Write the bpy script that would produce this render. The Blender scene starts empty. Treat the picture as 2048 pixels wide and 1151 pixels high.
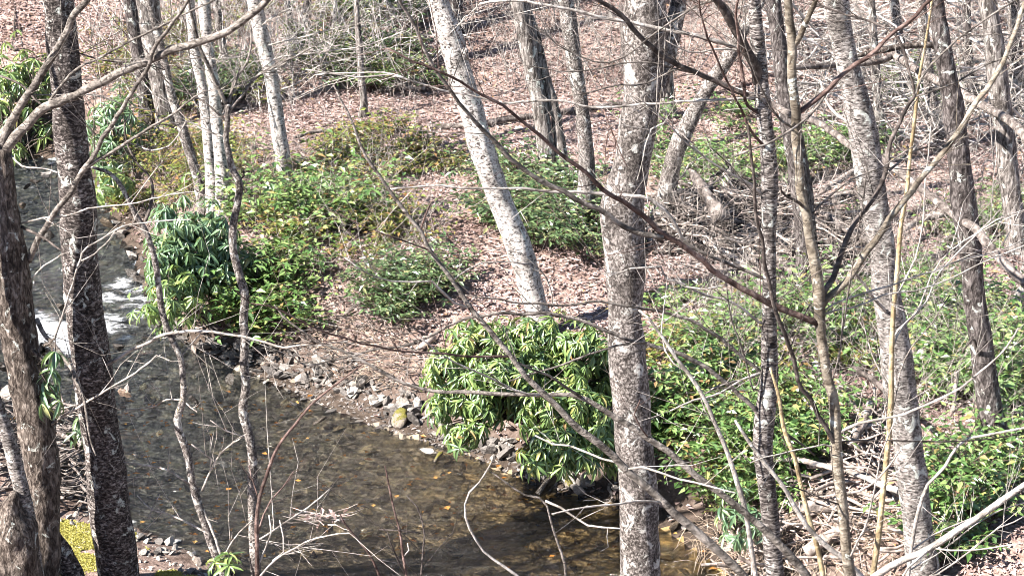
import bpy, math, random
import numpy as np
from mathutils import Vector, noise as mnoise

# ------------------------------------------------------------------ camera, sky, sun, exposure
SC = bpy.context.scene
COL = SC.collection
CAM_H, PITCH, HFOV = 8.7, math.radians(20.0), math.radians(26.0)
cam_d = bpy.data.cameras.new('camera'); cam = bpy.data.objects.new('camera', cam_d); COL.objects.link(cam)
cam.location = (0, 0, CAM_H); cam.rotation_euler = (math.radians(90) - PITCH, 0, 0)
cam_d.angle = HFOV; cam_d.clip_start = 0.1; cam_d.clip_end = 600
SC.camera = cam
SUN_EL, SUN_SIDE = math.radians(41), math.radians(64)      # side: 0 = straight behind the camera, 90 = from the left
sun_vec = Vector((-math.cos(SUN_EL)*math.sin(SUN_SIDE), -math.cos(SUN_EL)*math.cos(SUN_SIDE), math.sin(SUN_EL)))
W = bpy.data.worlds.new('World'); SC.world = W; W.use_nodes = True
nt = W.node_tree; nt.nodes.clear()
sky = nt.nodes.new('ShaderNodeTexSky'); sky.sky_type = 'NISHITA'; sky.sun_disc = False; sky.altitude = 900; sky.air_density = 1.0; sky.dust_density = 0.3
sky.sun_elevation = SUN_EL; sky.sun_rotation = math.atan2(sun_vec.x, sun_vec.y)
bg = nt.nodes.new('ShaderNodeBackground'); bg.inputs[1].default_value = 0.05
wo = nt.nodes.new('ShaderNodeOutputWorld')
nt.links.new(sky.outputs[0], bg.inputs[0]); nt.links.new(bg.outputs[0], wo.inputs[0])
sl = bpy.data.lights.new('sun', 'SUN'); sl.energy = 5.0; sl.angle = math.radians(0.5); sl.color = (1.0, 0.94, 0.87)
so = bpy.data.objects.new('sun', sl); COL.objects.link(so); so.location = sun_vec*40
so.rotation_euler = sun_vec.to_track_quat('Z', 'Y').to_euler()
SC.view_settings.view_transform = 'Standard'; SC.view_settings.look = 'None'
SC.view_settings.exposure = 2.1; SC.view_settings.gamma = 1.0
SC.cycles.diffuse_bounces = 1; SC.cycles.max_bounces = 8; SC.cycles.transparent_max_bounces = 8; SC.cycles.filter_width = 0.9

random.seed(7); RNG = np.random.default_rng(11)

# ------------------------------------------------------------------ picture <-> place
FPX = 1024/math.tan(HFOV/2); CX, CY = 1024.0, 575.5
cp, sp = math.cos(PITCH), math.sin(PITCH)
def P(px, py, D):
    "the point seen at pixel (px,py) of the 2048x1151 photograph that stands D metres out from the camera"
    dy = FPX*cp - (py-CY)*sp; dz = -FPX*sp - (py-CY)*cp
    t = D/dy
    return np.array([(px-CX)*t, D, CAM_H + dz*t])
def mpp(p):
    "metres per pixel at a point"
    return (p[1]*cp - (p[2]-CAM_H)*sp)/FPX
def project(X):
    X = np.asarray(X); d = X[..., 1]*cp - (X[..., 2]-CAM_H)*sp
    u = X[..., 1]*sp + (X[..., 2]-CAM_H)*cp
    return CX + X[..., 0]/d*FPX, CY - u/d*FPX
def plane(px, py, z=0.0):
    dz = (-FPX*sp - (py-CY)*cp)/(FPX*cp - (py-CY)*sp)
    return P(px, py, (z-CAM_H)/dz)[:2]
def in_poly(x, y, poly):
    x = np.asarray(x); y = np.asarray(y); c = np.zeros(np.broadcast(x, y).shape, bool)
    n = len(poly)
    for i in range(n):
        x0, y0 = poly[i]; x1, y1 = poly[(i+1) % n]
        if y0 == y1: continue
        c ^= ((y0 > y) != (y1 > y)) & (x < (x1-x0)*(y-y0)/(y1-y0)+x0)
    return c
def poly_dist(x, y, line):
    d = np.full(np.broadcast(x, y).shape, 1e9)
    for (x0, y0), (x1, y1) in zip(line[:-1], line[1:]):
        vx, vy = x1-x0, y1-y0; L = vx*vx+vy*vy+1e-12
        t = np.clip(((x-x0)*vx+(y-y0)*vy)/L, 0, 1)
        d = np.minimum(d, np.hypot(x-x0-t*vx, y-y0-t*vy))
    return d
def vnoise(x, y, seed=0):
    xi = np.floor(x).astype(np.int64); yi = np.floor(y).astype(np.int64); fx = x-xi; fy = y-yi
    fx = fx*fx*(3-2*fx); fy = fy*fy*(3-2*fy)
    def h(a, b):
        n = (a*374761393 + b*668265263 + seed*974711) & 0x7fffffff
        n = ((n ^ (n >> 13))*1274126177) & 0x7fffffff
        return ((n ^ (n >> 16)) & 0xffff)/65535.0
    return (h(xi, yi)*(1-fx)+h(xi+1, yi)*fx)*(1-fy)+(h(xi, yi+1)*(1-fx)+h(xi+1, yi+1)*fx)*fy
def fbm(x, y, seed=0, o=4):
    s = 0; a = .5
    for k in range(o):
        s = s+a*(vnoise(x, y, seed+k)-.5); x = x*2.03; y = y*2.03; a *= .5
    return s
def sstep(a, b, x):
    t = np.clip((x-a)/(b-a), 0, 1); return t*t*(3-2*t)

FAR_PX = [(1460, 1151), (1330, 1060), (1230, 1010), (1100, 980), (990, 930), (880, 890), (760, 856), (640, 808), (520, 758),
          (430, 718), (370, 694), (320, 645), (285, 595), (268, 540), (235, 480), (210, 430), (195, 395), (150, 352), (80, 337), (-60, 330), (-500, 322)]
FAR = [(14, 1), (8, 9), (4.2, 13.4), (2.7, 15.4)] + [tuple(plane(*q)) for q in FAR_PX] + [(-30, 31)]
NEAR_PX = [(-900, 560), (-300, 690), (-60, 800), (70, 905), (150, 985), (215, 1025), (280, 1052), (350, 1082), (430, 1125), (520, 1178)]
NEAR = [(-30, 27)] + [tuple(plane(*q)) for q in NEAR_PX] + [(-.5, 14.9), (.9, 13.6), (2.5, 12), (6, 8), (12, 0)]
FAR_POLY = FAR + [(-80, 40), (-80, 120), (90, 120), (90, 1)]
NEAR_POLY = NEAR + [(12, -30), (-80, -30), (-80, 27)]
def water_z(x, y):      # the riffle: upstream (far left) the creek stands a little higher
    return 0.10*sstep(20.6, 23.0, y) + 0.06*sstep(25, 27.5, y)
def ground(x, y):
    x = np.asarray(x, float); y = np.asarray(y, float)
    df = poly_dist(x, y, FAR); dn = poly_dist(x, y, NEAR)
    fin = in_poly(x, y, FAR_POLY); nin = in_poly(x, y, NEAR_POLY)
    w = water_z(x, y)
    far = np.interp(df, [0, .22, .5, .9, 1.4, 3, 6, 12, 40], [0, .09, .30, .62, .79, .9, 1.0, 1.12, 1.3])
    hill = np.clip(y + .12*x - 28.2, 0, None)
    far = far + .17*np.minimum(hill, 6) + .42*np.clip(hill-6, 0, 40)
    far = far + .35*fbm(x*.35, y*.35, 3)*sstep(1, 4, df) + .10*fbm(x*1.7, y*1.7, 9)*sstep(.2, 1, df)
    near = np.interp(dn, [0, .4, 1.4, 3, 12, 60], [0, .07, .22, .95, 5.1, 9.0]) + .1*fbm(x*1.5, y*1.5, 5)*sstep(.2, 1, dn)
    db = np.minimum(df, dn)
    bed = -np.interp(db, [0, .3, 1, 2.5], [0, .10, .22, .30]) + .06*fbm(x*2, y*2, 21)
    return np.where(fin, far+w, np.where(nin, near+w, bed+w-.01))
def land(x, y): return in_poly(x, y, FAR_POLY) | in_poly(x, y, NEAR_POLY)
_D = np.arange(11, 60, .04)
def hit(px, py):
    "where the line of sight through a pixel meets the ground"
    a = P(px, py, 1.0); z = CAM_H + (a[2]-CAM_H)*_D; x = a[0]*_D
    g = ground(x, _D); i = int(np.argmax(z <= g))
    return np.array([x[i], _D[i], float(g[i])])

# ------------------------------------------------------------------ mesh building
def mesh(name, V, Fs, mat, smooth=True):
    me = bpy.data.meshes.new(name); V = np.asarray(V, np.float32)
    Fs = [np.asarray(f, np.int32) for f in (Fs if isinstance(Fs, list) else [Fs]) if len(f)]
    me.vertices.add(len(V)); me.vertices.foreach_set('co', V.ravel())
    nl = sum(f.size for f in Fs); npoly = sum(len(f) for f in Fs)
    me.loops.add(nl); me.polygons.add(npoly)
    me.loops.foreach_set('vertex_index', np.concatenate([f.ravel() for f in Fs]))
    tot = np.concatenate([np.full(len(f), f.shape[1], np.int32) for f in Fs])
    st = np.concatenate([[0], np.cumsum(tot)[:-1]]).astype(np.int32)
    me.polygons.foreach_set('loop_start', st); me.polygons.foreach_set('loop_total', tot)
    me.polygons.foreach_set('use_smooth', np.full(npoly, smooth))
    me.update(calc_edges=True)
    if mat: me.materials.append(mat)
    return me
def link(name, me, parent=None, loc=None):
    o = bpy.data.objects.new(name, me); COL.objects.link(o)
    if parent: o.parent = parent
    if loc is not None: o.location = tuple(loc)
    return o
def tag(o, label, cat, group=None, kind=None):
    if label: o['label'] = label
    if cat: o['category'] = cat
    if group: o['group'] = group
    if kind: o['kind'] = kind
    return o
def thing(name, label, cat, loc, group=None):
    o = bpy.data.objects.new(name, None); o.empty_display_size = .2; COL.objects.link(o); o.location = tuple(loc)
    return tag(o, label, cat, group)
def local(V, root): return np.asarray(V) - np.array(root.location)

def resample(Pts, R, step):
    Pts = np.asarray(Pts, float); R = np.asarray(R, float)
    d = np.r_[0, np.cumsum(np.linalg.norm(np.diff(Pts, axis=0), axis=1))]
    n = max(3, int(d[-1]/step)+1); s = np.linspace(0, d[-1], n)
    T = np.gradient(Pts, d, axis=0) if len(Pts) > 2 else np.repeat([(Pts[1]-Pts[0])/d[-1]], 2, 0)
    i = np.clip(np.searchsorted(d, s, side='right')-1, 0, len(d)-2); h = (d[i+1]-d[i]); t = (s-d[i])/h
    t = t[:, None]; h = h[:, None]
    out = (2*t**3-3*t**2+1)*Pts[i] + (t**3-2*t**2+t)*h*T[i] + (-2*t**3+3*t**2)*Pts[i+1] + (t**3-t**2)*h*T[i+1]
    return out, np.interp(s, d, R)
def tube(Pts, R, sides=8, step=.08, rough=0.0, freq=6.0, wander=0.0, lump=0.0):
    C, r = resample(Pts, R, step); n = len(C)
    if wander:
        o = Vector((random.random()*50, random.random()*50, 0))
        for k in range(1, n-1):
            q = Vector(C[k])*2.3+o; C[k] += (wander*np.array(mnoise.noise_vector(q))+.7*wander*np.array(mnoise.noise_vector(q*4.1)))*min(1, k/3)
    T = np.gradient(C, axis=0); T /= np.linalg.norm(T, axis=1)[:, None]+1e-9
    u = np.cross(T[0], (0, 1, .3)); u /= np.linalg.norm(u)+1e-9
    V = np.empty((n, sides, 3)); ang = np.linspace(0, 2*math.pi, sides, endpoint=False)
    ca, sa = np.cos(ang), np.sin(ang)
    for k in range(n):
        u = u-T[k]*np.dot(u, T[k]); u /= np.linalg.norm(u)+1e-9; v = np.cross(T[k], u)
        V[k] = ca[:, None]*u+sa[:, None]*v
    rad = np.repeat(r[:, None], sides, 1)
    if rough or lump:
        for k in range(n):
            for j in range(sides):
                q = Vector(C[k]+V[k, j]*r[k])
                a = 0
                if rough: a += rough*mnoise.noise(Vector((q.x*freq*3, q.y*freq*3, q.z*freq)))
                if lump: a += lump*mnoise.noise(q*2.2)
                rad[k, j] *= 1+a
    V = C[:, None]+V*rad[:, :, None]
    idx = np.arange(n*sides).reshape(n, sides); nx = np.roll(idx, -1, 1)
    F = np.stack([idx[:-1], nx[:-1], nx[1:], idx[1:]], -1).reshape(-1, 4)
    V = V.reshape(-1, 3); m = len(V); V = np.vstack([V, C[0]-T[0]*r[0]*.3, C[-1]+T[-1]*r[-1]*.4])
    c0 = np.stack([nx[0], idx[0], np.full(sides, m)], -1); c1 = np.stack([idx[-1], nx[-1], np.full(sides, m+1)], -1)
    return V, F, np.vstack([c0, c1])
def strands(Pts, R, sides=3):
    "many thin stems at once: Pts (S,K,3), R (S,K)"
    S, K, _ = Pts.shape
    T = np.gradient(Pts, axis=1); T /= np.linalg.norm(T, axis=2, keepdims=True)+1e-9
    ref = np.where(np.abs(T[..., 2:3]) > .9, np.array([1., 0, 0]), np.array([0, 0, 1.]))
    u = np.cross(T, ref); u /= np.linalg.norm(u, axis=2, keepdims=True)+1e-9; v = np.cross(T, u)
    a = np.arange(sides)*2*math.pi/sides
    V = Pts[:, :, None]+R[:, :, None, None]*(np.cos(a)[:, None]*u[:, :, None]+np.sin(a)[:, None]*v[:, :, None])
    idx = np.arange(S*K*sides).reshape(S, K, sides); nx = np.roll(idx, -1, 2)
    F = np.stack([idx[:, :-1], nx[:, :-1], nx[:, 1:], idx[:, 1:]], -1).reshape(-1, 4)
    return V.reshape(-1, 3), F
def unit(v): return v/(np.linalg.norm(v, axis=-1, keepdims=True)+1e-9)
# leaf shapes: (along, across, up) for a leaf of length 1 and width 1
SMALL = (np.array([[0, 0, 0], [.42, .5, .10], [.42, -.5, .10], [1, 0, -.10], [.5, 0, -.02]]), np.array([[0, 4, 1], [0, 2, 4], [1, 4, 3], [4, 2, 3]]))
LITTER = (np.array([[0, 0, 0], [.38, .42, .18], [1, .06, .05], [.6, -.46, .16], [.5, 0, -.06]]), np.array([[4, 1, 0], [4, 2, 1], [4, 3, 2], [4, 0, 3]]))
_t = [(.0, .10), (.22, .36), (.5, .5), (.78, .38)]
LONG = (np.array([[0, 0, 0]]+sum([[[t, w, .10-.25*t*t], [t, 0, .02-.25*t*t], [t, -w, .10-.25*t*t]] for t, w in _t[1:]], [])+[[1, 0, -.30]]),
        np.array([[0, 2, 1], [0, 3, 2], [1, 2, 5], [1, 5, 4], [2, 3, 6], [2, 6, 5], [4, 5, 8], [4, 8, 7], [5, 6, 9], [5, 9, 8], [7, 8, 10], [8, 9, 10]]))
def leaves(pos, axis, nrm, L, Wd, shape):
    V0, F0 = shape; axis = unit(axis); side = unit(np.cross(nrm, axis)); up = np.cross(axis, side)
    L = L[:, None, None]; Wd = Wd[:, None, None]
    V = pos[:, None]+L*(V0[:, 0][None, :, None]*axis[:, None]+V0[:, 2][None, :, None]*up[:, None])+Wd*V0[:, 1][None, :, None]*side[:, None]
    F = F0[None]+(np.arange(len(pos))*len(V0))[:, None, None]
    return V.reshape(-1, 3), F.reshape(-1, F0.shape[1])
def merge(parts):
    Vs, Fs, o = [], [], 0
    for V, *F in parts:
        Vs.append(V); Fs += [np.asarray(f)+o for f in F]; o += len(V)
    return np.vstack(Vs), Fs

# ------------------------------------------------------------------ materials
def newmat(name):
    m = bpy.data.materials.new(name); m.use_nodes = True; t = m.node_tree; t.nodes.clear()
    out = t.nodes.new('ShaderNodeOutputMaterial')
    return m, t, out
def N(t, typ, **kw):
    n = t.nodes.new(typ)
    for k, v in kw.items():
        if k in ('inp',):
            for a, b in v.items(): n.inputs[a].default_value = b
        else: setattr(n, k, v)
    return n
def ramp(t, fac, stops, interp='LINEAR'):
    r = t.nodes.new('ShaderNodeValToRGB'); r.color_ramp.interpolation = interp
    e = r.color_ramp.elements
    while len(e) < len(stops): e.new(.5)
    for el, (p, c) in zip(e, stops):
        el.position = p; el.color = (*c, 1) if len(c) == 3 else c
    t.links.new(fac, r.inputs[0]); return r
def noisen(t, vec, scale, detail=4, rough=.55, dist=0):
    n = N(t, 'ShaderNodeTexNoise', inp={'Scale': scale, 'Detail': detail, 'Roughness': rough, 'Distortion': dist})
    if vec: t.links.new(vec, n.inputs['Vector'])
    return n
def mapping(t, sc, src='Object'):
    tc = t.nodes.new('ShaderNodeTexCoord'); mp = N(t, 'ShaderNodeMapping', inp={'Scale': sc})
    t.links.new(tc.outputs[src], mp.inputs[0]); return mp.outputs[0]
def mixc(t, fac, a, b, typ='MIX'):
    m = N(t, 'ShaderNodeMix', data_type='RGBA', blend_type=typ)
    for s, v in ((m.inputs[0], fac), (m.inputs[6], a), (m.inputs[7], b)):
        if hasattr(v, 'links'): t.links.new(v, s)
        elif isinstance(v, (int, float)): s.default_value = v
        else: s.default_value = (*v, 1)
    return m.outputs[2]
def bsdf(t, out, col, rough=.8, bump=None, bs=.5, bd=.01, spec=.3):
    b = N(t, 'ShaderNodeBsdfPrincipled', inp={'Roughness': rough, 'Specular IOR Level': spec})
    if hasattr(col, 'links'): t.links.new(col, b.inputs['Base Color'])
    else: b.inputs['Base Color'].default_value = (*col, 1)
    if bump is not None:
        bn = N(t, 'ShaderNodeBump', inp={'Strength': bs, 'Distance': bd}); t.links.new(bump, bn.inputs['Height'])
        t.links.new(bn.outputs[0], b.inputs['Normal'])
    t.links.new(b.outputs[0], out.inputs[0]); return b
def bark(name, dark, mid, light, horiz=1.0, vert=1.0, scale=14, lichen=.0, moss=0.0, lich_col=(.5, .52, .48), bd=.02, contrast=(.36, .5, .64)):
    "horiz > 1 gives sideways bands (birch), vert > 1 upright furrows"
    m, t, out = newmat(name)
    v = mapping(t, (scale*vert, scale*vert, scale*horiz))
    n1 = noisen(t, v, 1.0, 5, .62, .6)
    c = ramp(t, n1.outputs[0], [(contrast[0], dark), (contrast[1], mid), (contrast[2], light)])
    v2 = mapping(t, (7.0, 7.0, 4.5)); n2 = noisen(t, v2, 1.0, 5, .6, .3)
    big = ramp(t, n2.outputs[0], [(.36, (.45, .43, .42)), (.5, (.85, .83, .82)), (.62, (1.15, 1.13, 1.12))])
    col = mixc(t, 1.0, c.outputs[0], big.outputs[0], 'MULTIPLY')
    if lichen:
        v3 = mapping(t, (9, 9, 8)); n3 = noisen(t, v3, 1.0, 6, .68, .8)
        f = ramp(t, n3.outputs[0], [(.60-lichen*.2, (0, 0, 0)), (.66-lichen*.2, (1, 1, 1))])
        col = mixc(t, f.outputs[0], col, lich_col)
    if moss:
        v4 = mapping(t, (2.2, 2.2, 1.1)); n4 = noisen(t, v4, 1.0, 6, .7, .4)
        f = ramp(t, n4.outputs[0], [(.66-moss*.2, (0, 0, 0)), (.74-moss*.2, (1, 1, 1))])
        col = mixc(t, f.outputs[0], col, (.16, .14, .03))
    bsdf(t, out, col, .85, n1.outputs[0], 1.0, bd, .2)
    return m
M = {}
M['birch'] = bark('birch_bark', (.05, .042, .04), (.40, .37, .35), (.60, .575, .55), horiz=1.7, vert=1.0, scale=30, lichen=.12, contrast=(.38, .47, .58))
M['beech'] = bark('mottled_bark', (.05, .043, .04), (.14, .124, .115), (.32, .295, .28), horiz=1.0, vert=1.15, scale=48, lichen=.22, moss=.10, lich_col=(.50, .49, .46), contrast=(.40, .50, .60))
M['darkbirch'] = bark('dark_birch_bark', (.022, .018, .017), (.10, .085, .08), (.33, .30, .285), horiz=1.6, vert=.9, scale=34, lichen=.10, contrast=(.42, .53, .64))
M['curlbirch'] = bark('curly_birch_bark', (.03, .026, .024), (.17, .155, .147), (.40, .375, .355), horiz=2.0, vert=.8, scale=38, lichen=.18, contrast=(.36, .48, .62))
M['slimbirch'] = bark('slim_birch_bark', (.025, .021, .02), (.12, .105, .10), (.42, .395, .375), horiz=2.4, vert=.8, scale=34, lichen=.08, contrast=(.38, .50, .64))
M['furrow'] = bark('furrowed_bark', (.035, .03, .027), (.17, .152, .142), (.36, .335, .318), horiz=.35, vert=1.6, scale=24, lichen=.1, bd=.03)
M['darkfurrow'] = bark('dark_furrowed_bark', (.022, .018, .017), (.08, .069, .067), (.20, .18, .175), horiz=.6, vert=1.4, scale=26, lichen=.08, bd=.03)
M['brownfurrow'] = bark('brown_scaly_bark', (.025, .019, .016), (.10, .082, .070), (.25, .215, .19), horiz=.5, vert=1.3, scale=30, lichen=.03, moss=.14, bd=.03)
M['pale'] = bark('pale_twig_bark', (.22, .20, .18), (.36, .335, .31), (.50, .475, .45), scale=18)
M['mid'] = bark('grey_twig_bark', (.06, .052, .046), (.14, .125, .112), (.26, .235, .215), scale=22, horiz=1.6, contrast=(.36, .48, .6))
M['dark'] = bark('dark_twig_bark', (.03, .025, .023), (.075, .062, .056), (.15, .13, .12), scale=20)
M['red'] = bark('reddish_twig_bark', (.045, .028, .024), (.115, .075, .065), (.20, .15, .135), scale=20)
M['tan'] = bark('tan_sapling_bark', (.10, .082, .062), (.19, .163, .128), (.29, .26, .215), scale=18, horiz=1.8, lichen=.05, contrast=(.34, .48, .6))
M['gold'] = bark('golden_sapling_bark', (.20, .15, .085), (.34, .27, .16), (.45, .38, .25), scale=16)
M['wood'] = bark('weathered_wood', (.16, .13, .115), (.36, .31, .28), (.56, .51, .47), horiz=1, vert=1, scale=14, bd=.01)
M['deadwood'] = bark('grey_dead_wood', (.05, .041, .037), (.15, .13, .12), (.30, .265, .245), scale=16)
M['white'] = bark('bleached_wood', (.34, .31, .29), (.50, .475, .455), (.62, .60, .58), scale=12)
M['brush'] = bark('brush_bark', (.20, .17, .15), (.36, .325, .30), (.50, .465, .44), scale=9)

def island(t, n_extra=True):
    g = t.nodes.new('ShaderNodeNewGeometry'); o = t.nodes.new('ShaderNodeObjectInfo')
    a = N(t, 'ShaderNodeMath', operation='ADD'); t.links.new(g.outputs['Random Per Island'], a.inputs[0]); t.links.new(o.outputs['Random'], a.inputs[1])
    f = N(t, 'ShaderNodeMath', operation='FRACT'); t.links.new(a.outputs[0], f.inputs[0]); return f.outputs[0]
def leafmat(name, stops, rough=.4, trans=.25, spec=.5, tcol=(.25, .34, .05), patch=False):
    m, t, out = newmat(name); f = island(t); c = ramp(t, f, stops)
    if patch:      # damp and older drifts
        pn = noisen(t, mapping(t, (1.1, 1.1, 1.1)), 1.0, 5, .65, .5); pc = ramp(t, pn.outputs[0], [(.36, (.62, .56, .55)), (.5, (.95, .93, .92)), (.66, (1.08, 1.06, 1.06))])
        mm = N(t, 'ShaderNodeMix', data_type='RGBA', blend_type='MULTIPLY', inp={0: 1.0}); t.links.new(c.outputs[0], mm.inputs[6]); t.links.new(pc.outputs[0], mm.inputs[7]); c = type('o', (), {'outputs': [mm.outputs[2]]})
    b = N(t, 'ShaderNodeBsdfPrincipled', inp={'Roughness': rough, 'Specular IOR Level': spec})
    t.links.new(c.outputs[0], b.inputs['Base Color'])
    tr = N(t, 'ShaderNodeBsdfTranslucent'); t.links.new(mixc(t, .5, c.outputs[0], tcol), tr.inputs[0])
    mx = N(t, 'ShaderNodeMixShader', inp={0: trans})
    t.links.new(b.outputs[0], mx.inputs[1]); t.links.new(tr.outputs[0], mx.inputs[2]); t.links.new(mx.outputs[0], out.inputs[0])
    return m
M['rhodo'] = leafmat('rhododendron_leaf', [(0, (.055, .11, .045)), (.35, (.125, .205, .065)), (.7, (.20, .29, .09)), (.94, (.31, .37, .12)), (.975, (.34, .33, .10)), (1, (.28, .17, .08))], .36, .28, 1.0)
M['rhodo_blue'] = leafmat('bluish_rhododendron_leaf', [(0, (.06, .12, .065)), (.4, (.11, .195, .10)), (.8, (.17, .265, .145)), (.96, (.24, .33, .15)), (1, (.34, .32, .14))], .34, .25, 1.0)
M['hobble'] = leafmat('shrub_leaf', [(0, (.04, .085, .022)), (.3, (.085, .17, .045)), (.6, (.15, .25, .075)), (.9, (.23, .31, .11)), (.96, (.33, .31, .10)), (1, (.28, .15, .08))], .28, .22, 1.0)
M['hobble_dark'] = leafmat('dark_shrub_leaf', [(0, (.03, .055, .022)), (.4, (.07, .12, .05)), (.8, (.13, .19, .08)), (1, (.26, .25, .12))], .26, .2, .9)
M['hobble_yellow'] = leafmat('yellowing_shrub_leaf', [(0, (.06, .09, .02)), (.3, (.12, .17, .035)), (.6, (.20, .21, .05)), (.8, (.27, .21, .07)), (1, (.25, .12, .06))], .4, .3, .5)
M['litter'] = leafmat('dry_leaf', [(0, (.20, .135, .12)), (.2, (.30, .22, .205)), (.5, (.38, .295, .28)), (.85, (.44, .355, .34)), (.98, (.52, .45, .43)), (1, (.42, .25, .09))], .7, .15, .25, (.4, .25, .15), patch=True)
M['orangeleaf'] = leafmat('orange_wet_leaf', [(0, (.26, .10, .02)), (.5, (.32, .15, .035)), (1, (.30, .19, .06))], .4, .1, .5, (.5, .25, .05))
M['straw'] = leafmat('dry_grass', [(0, (.30, .22, .15)), (.5, (.45, .36, .28)), (1, (.56, .48, .40))], .7, .15, .2, (.4, .3, .2))

# ------------------------------------------------------------------ setting: ground, creek bed, water
def m_ground():
    m, t, out = newmat('forest_floor'); v = mapping(t, (1, 1, 1))
    a = noisen(t, v, 9, 6, .7, .3); b = noisen(t, v, .8, 4, .6)
    c = ramp(t, a.outputs[0], [(.30, (.12, .08, .065)), (.46, (.27, .195, .17)), (.58, (.40, .31, .28)), (.72, (.50, .42, .39))])
    k = ramp(t, b.outputs[0], [(.3, (.7, .68, .66)), (.7, (1.1, 1.08, 1.06))])
    at = N(t, 'ShaderNodeAttribute', attribute_name='bank'); soil = ramp(t, a.outputs[0], [(.35, (.03, .023, .018)), (.6, (.085, .065, .052)), (.75, (.15, .12, .10))])
    bsdf(t, out, mixc(t, at.outputs['Fac'], mixc(t, 1, c.outputs[0], k.outputs[0], 'MULTIPLY'), soil.outputs[0]), .95, a.outputs[0], 1, .05, .1); return m
def m_bed():
    m, t, out = newmat('creek_bed'); v = mapping(t, (1, 1, 1))
    vo = N(t, 'ShaderNodeTexVoronoi', inp={'Scale': 9.0}); t.links.new(v, vo.inputs['Vector'])
    a = noisen(t, v, 5, 6, .65, .5)
    c = ramp(t, a.outputs[0], [(.3, (.06, .055, .045)), (.5, (.16, .142, .108)), (.66, (.27, .225, .14)), (.75, (.36, .285, .16))])
    sx = t.nodes.new('ShaderNodeSeparateXYZ'); t.links.new(v, sx.inputs[0]); sky_amber = ramp(t, sx.outputs[0], [(0, (.95, 1.2, 1.75)), (1, (1.6, 1.25, .72))])  # upstream the water's blue sky reflection is put into the bed colour; amber bed downstream
    mr = N(t, 'ShaderNodeMapRange', inp={1: -4.0, 2: 1.5}); t.links.new(sx.outputs[0], mr.inputs[0]); t.links.new(mr.outputs[0], sky_amber.inputs[0])
    bsdf(t, out, mixc(t, 1, c.outputs[0], sky_amber.outputs[0], 'MULTIPLY'), .8, vo.outputs[0], .8, .04, .2); return m
def grid(x0, x1, y0, y1, st):
    xs = np.arange(x0, x1+1e-6, st); ys = np.arange(y0, y1+1e-6, st); X, Y = np.meshgrid(xs, ys)
    idx = np.arange(X.size).reshape(X.shape)
    F = np.stack([idx[:-1, :-1], idx[:-1, 1:], idx[1:, 1:], idx[1:, :-1]], -1).reshape(-1, 4)
    return X.ravel(), Y.ravel(), F
# the ground: one sheet with a fine part in view, coarse beyond
xs = np.r_[np.arange(-90, -12, 3.0), np.arange(-12, 12, .1), np.arange(12, 91, 3.0)]
ys = np.r_[np.arange(-30, 10, 2.0), np.arange(10, 40, .1), np.arange(40, 62, .6), np.arange(62, 140, 4)]
X, Y = np.meshgrid(xs, ys); Z = ground(X, Y)
Z = Z + np.where(land(X, Y), .05*fbm(X*4, Y*4, 31), 0)
idx = np.arange(X.size).reshape(X.shape)
F = np.stack([idx[:-1, :-1], idx[:-1, 1:], idx[1:, 1:], idx[1:, :-1]], -1).reshape(-1, 4)
me = mesh('ground', np.stack([X, Y, Z], -1).reshape(-1, 3), F, m_ground())
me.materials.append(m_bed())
bk = np.exp(-(np.minimum(poly_dist(X, Y, FAR), poly_dist(X, Y, NEAR)+.3)/.75)**2)      # bare damp soil of the cut bank
at = me.attributes.new('bank', 'FLOAT', 'POINT'); at.data.foreach_set('value', bk.ravel().astype(np.float32))
ctr = np.stack([X.ravel()[F].mean(1), Y.ravel()[F].mean(1)], -1)
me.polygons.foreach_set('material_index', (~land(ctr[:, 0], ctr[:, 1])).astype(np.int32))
tag(link('ground', me), 'forest floor sloping up from the creek under fallen leaves', None, kind='structure')

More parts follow.
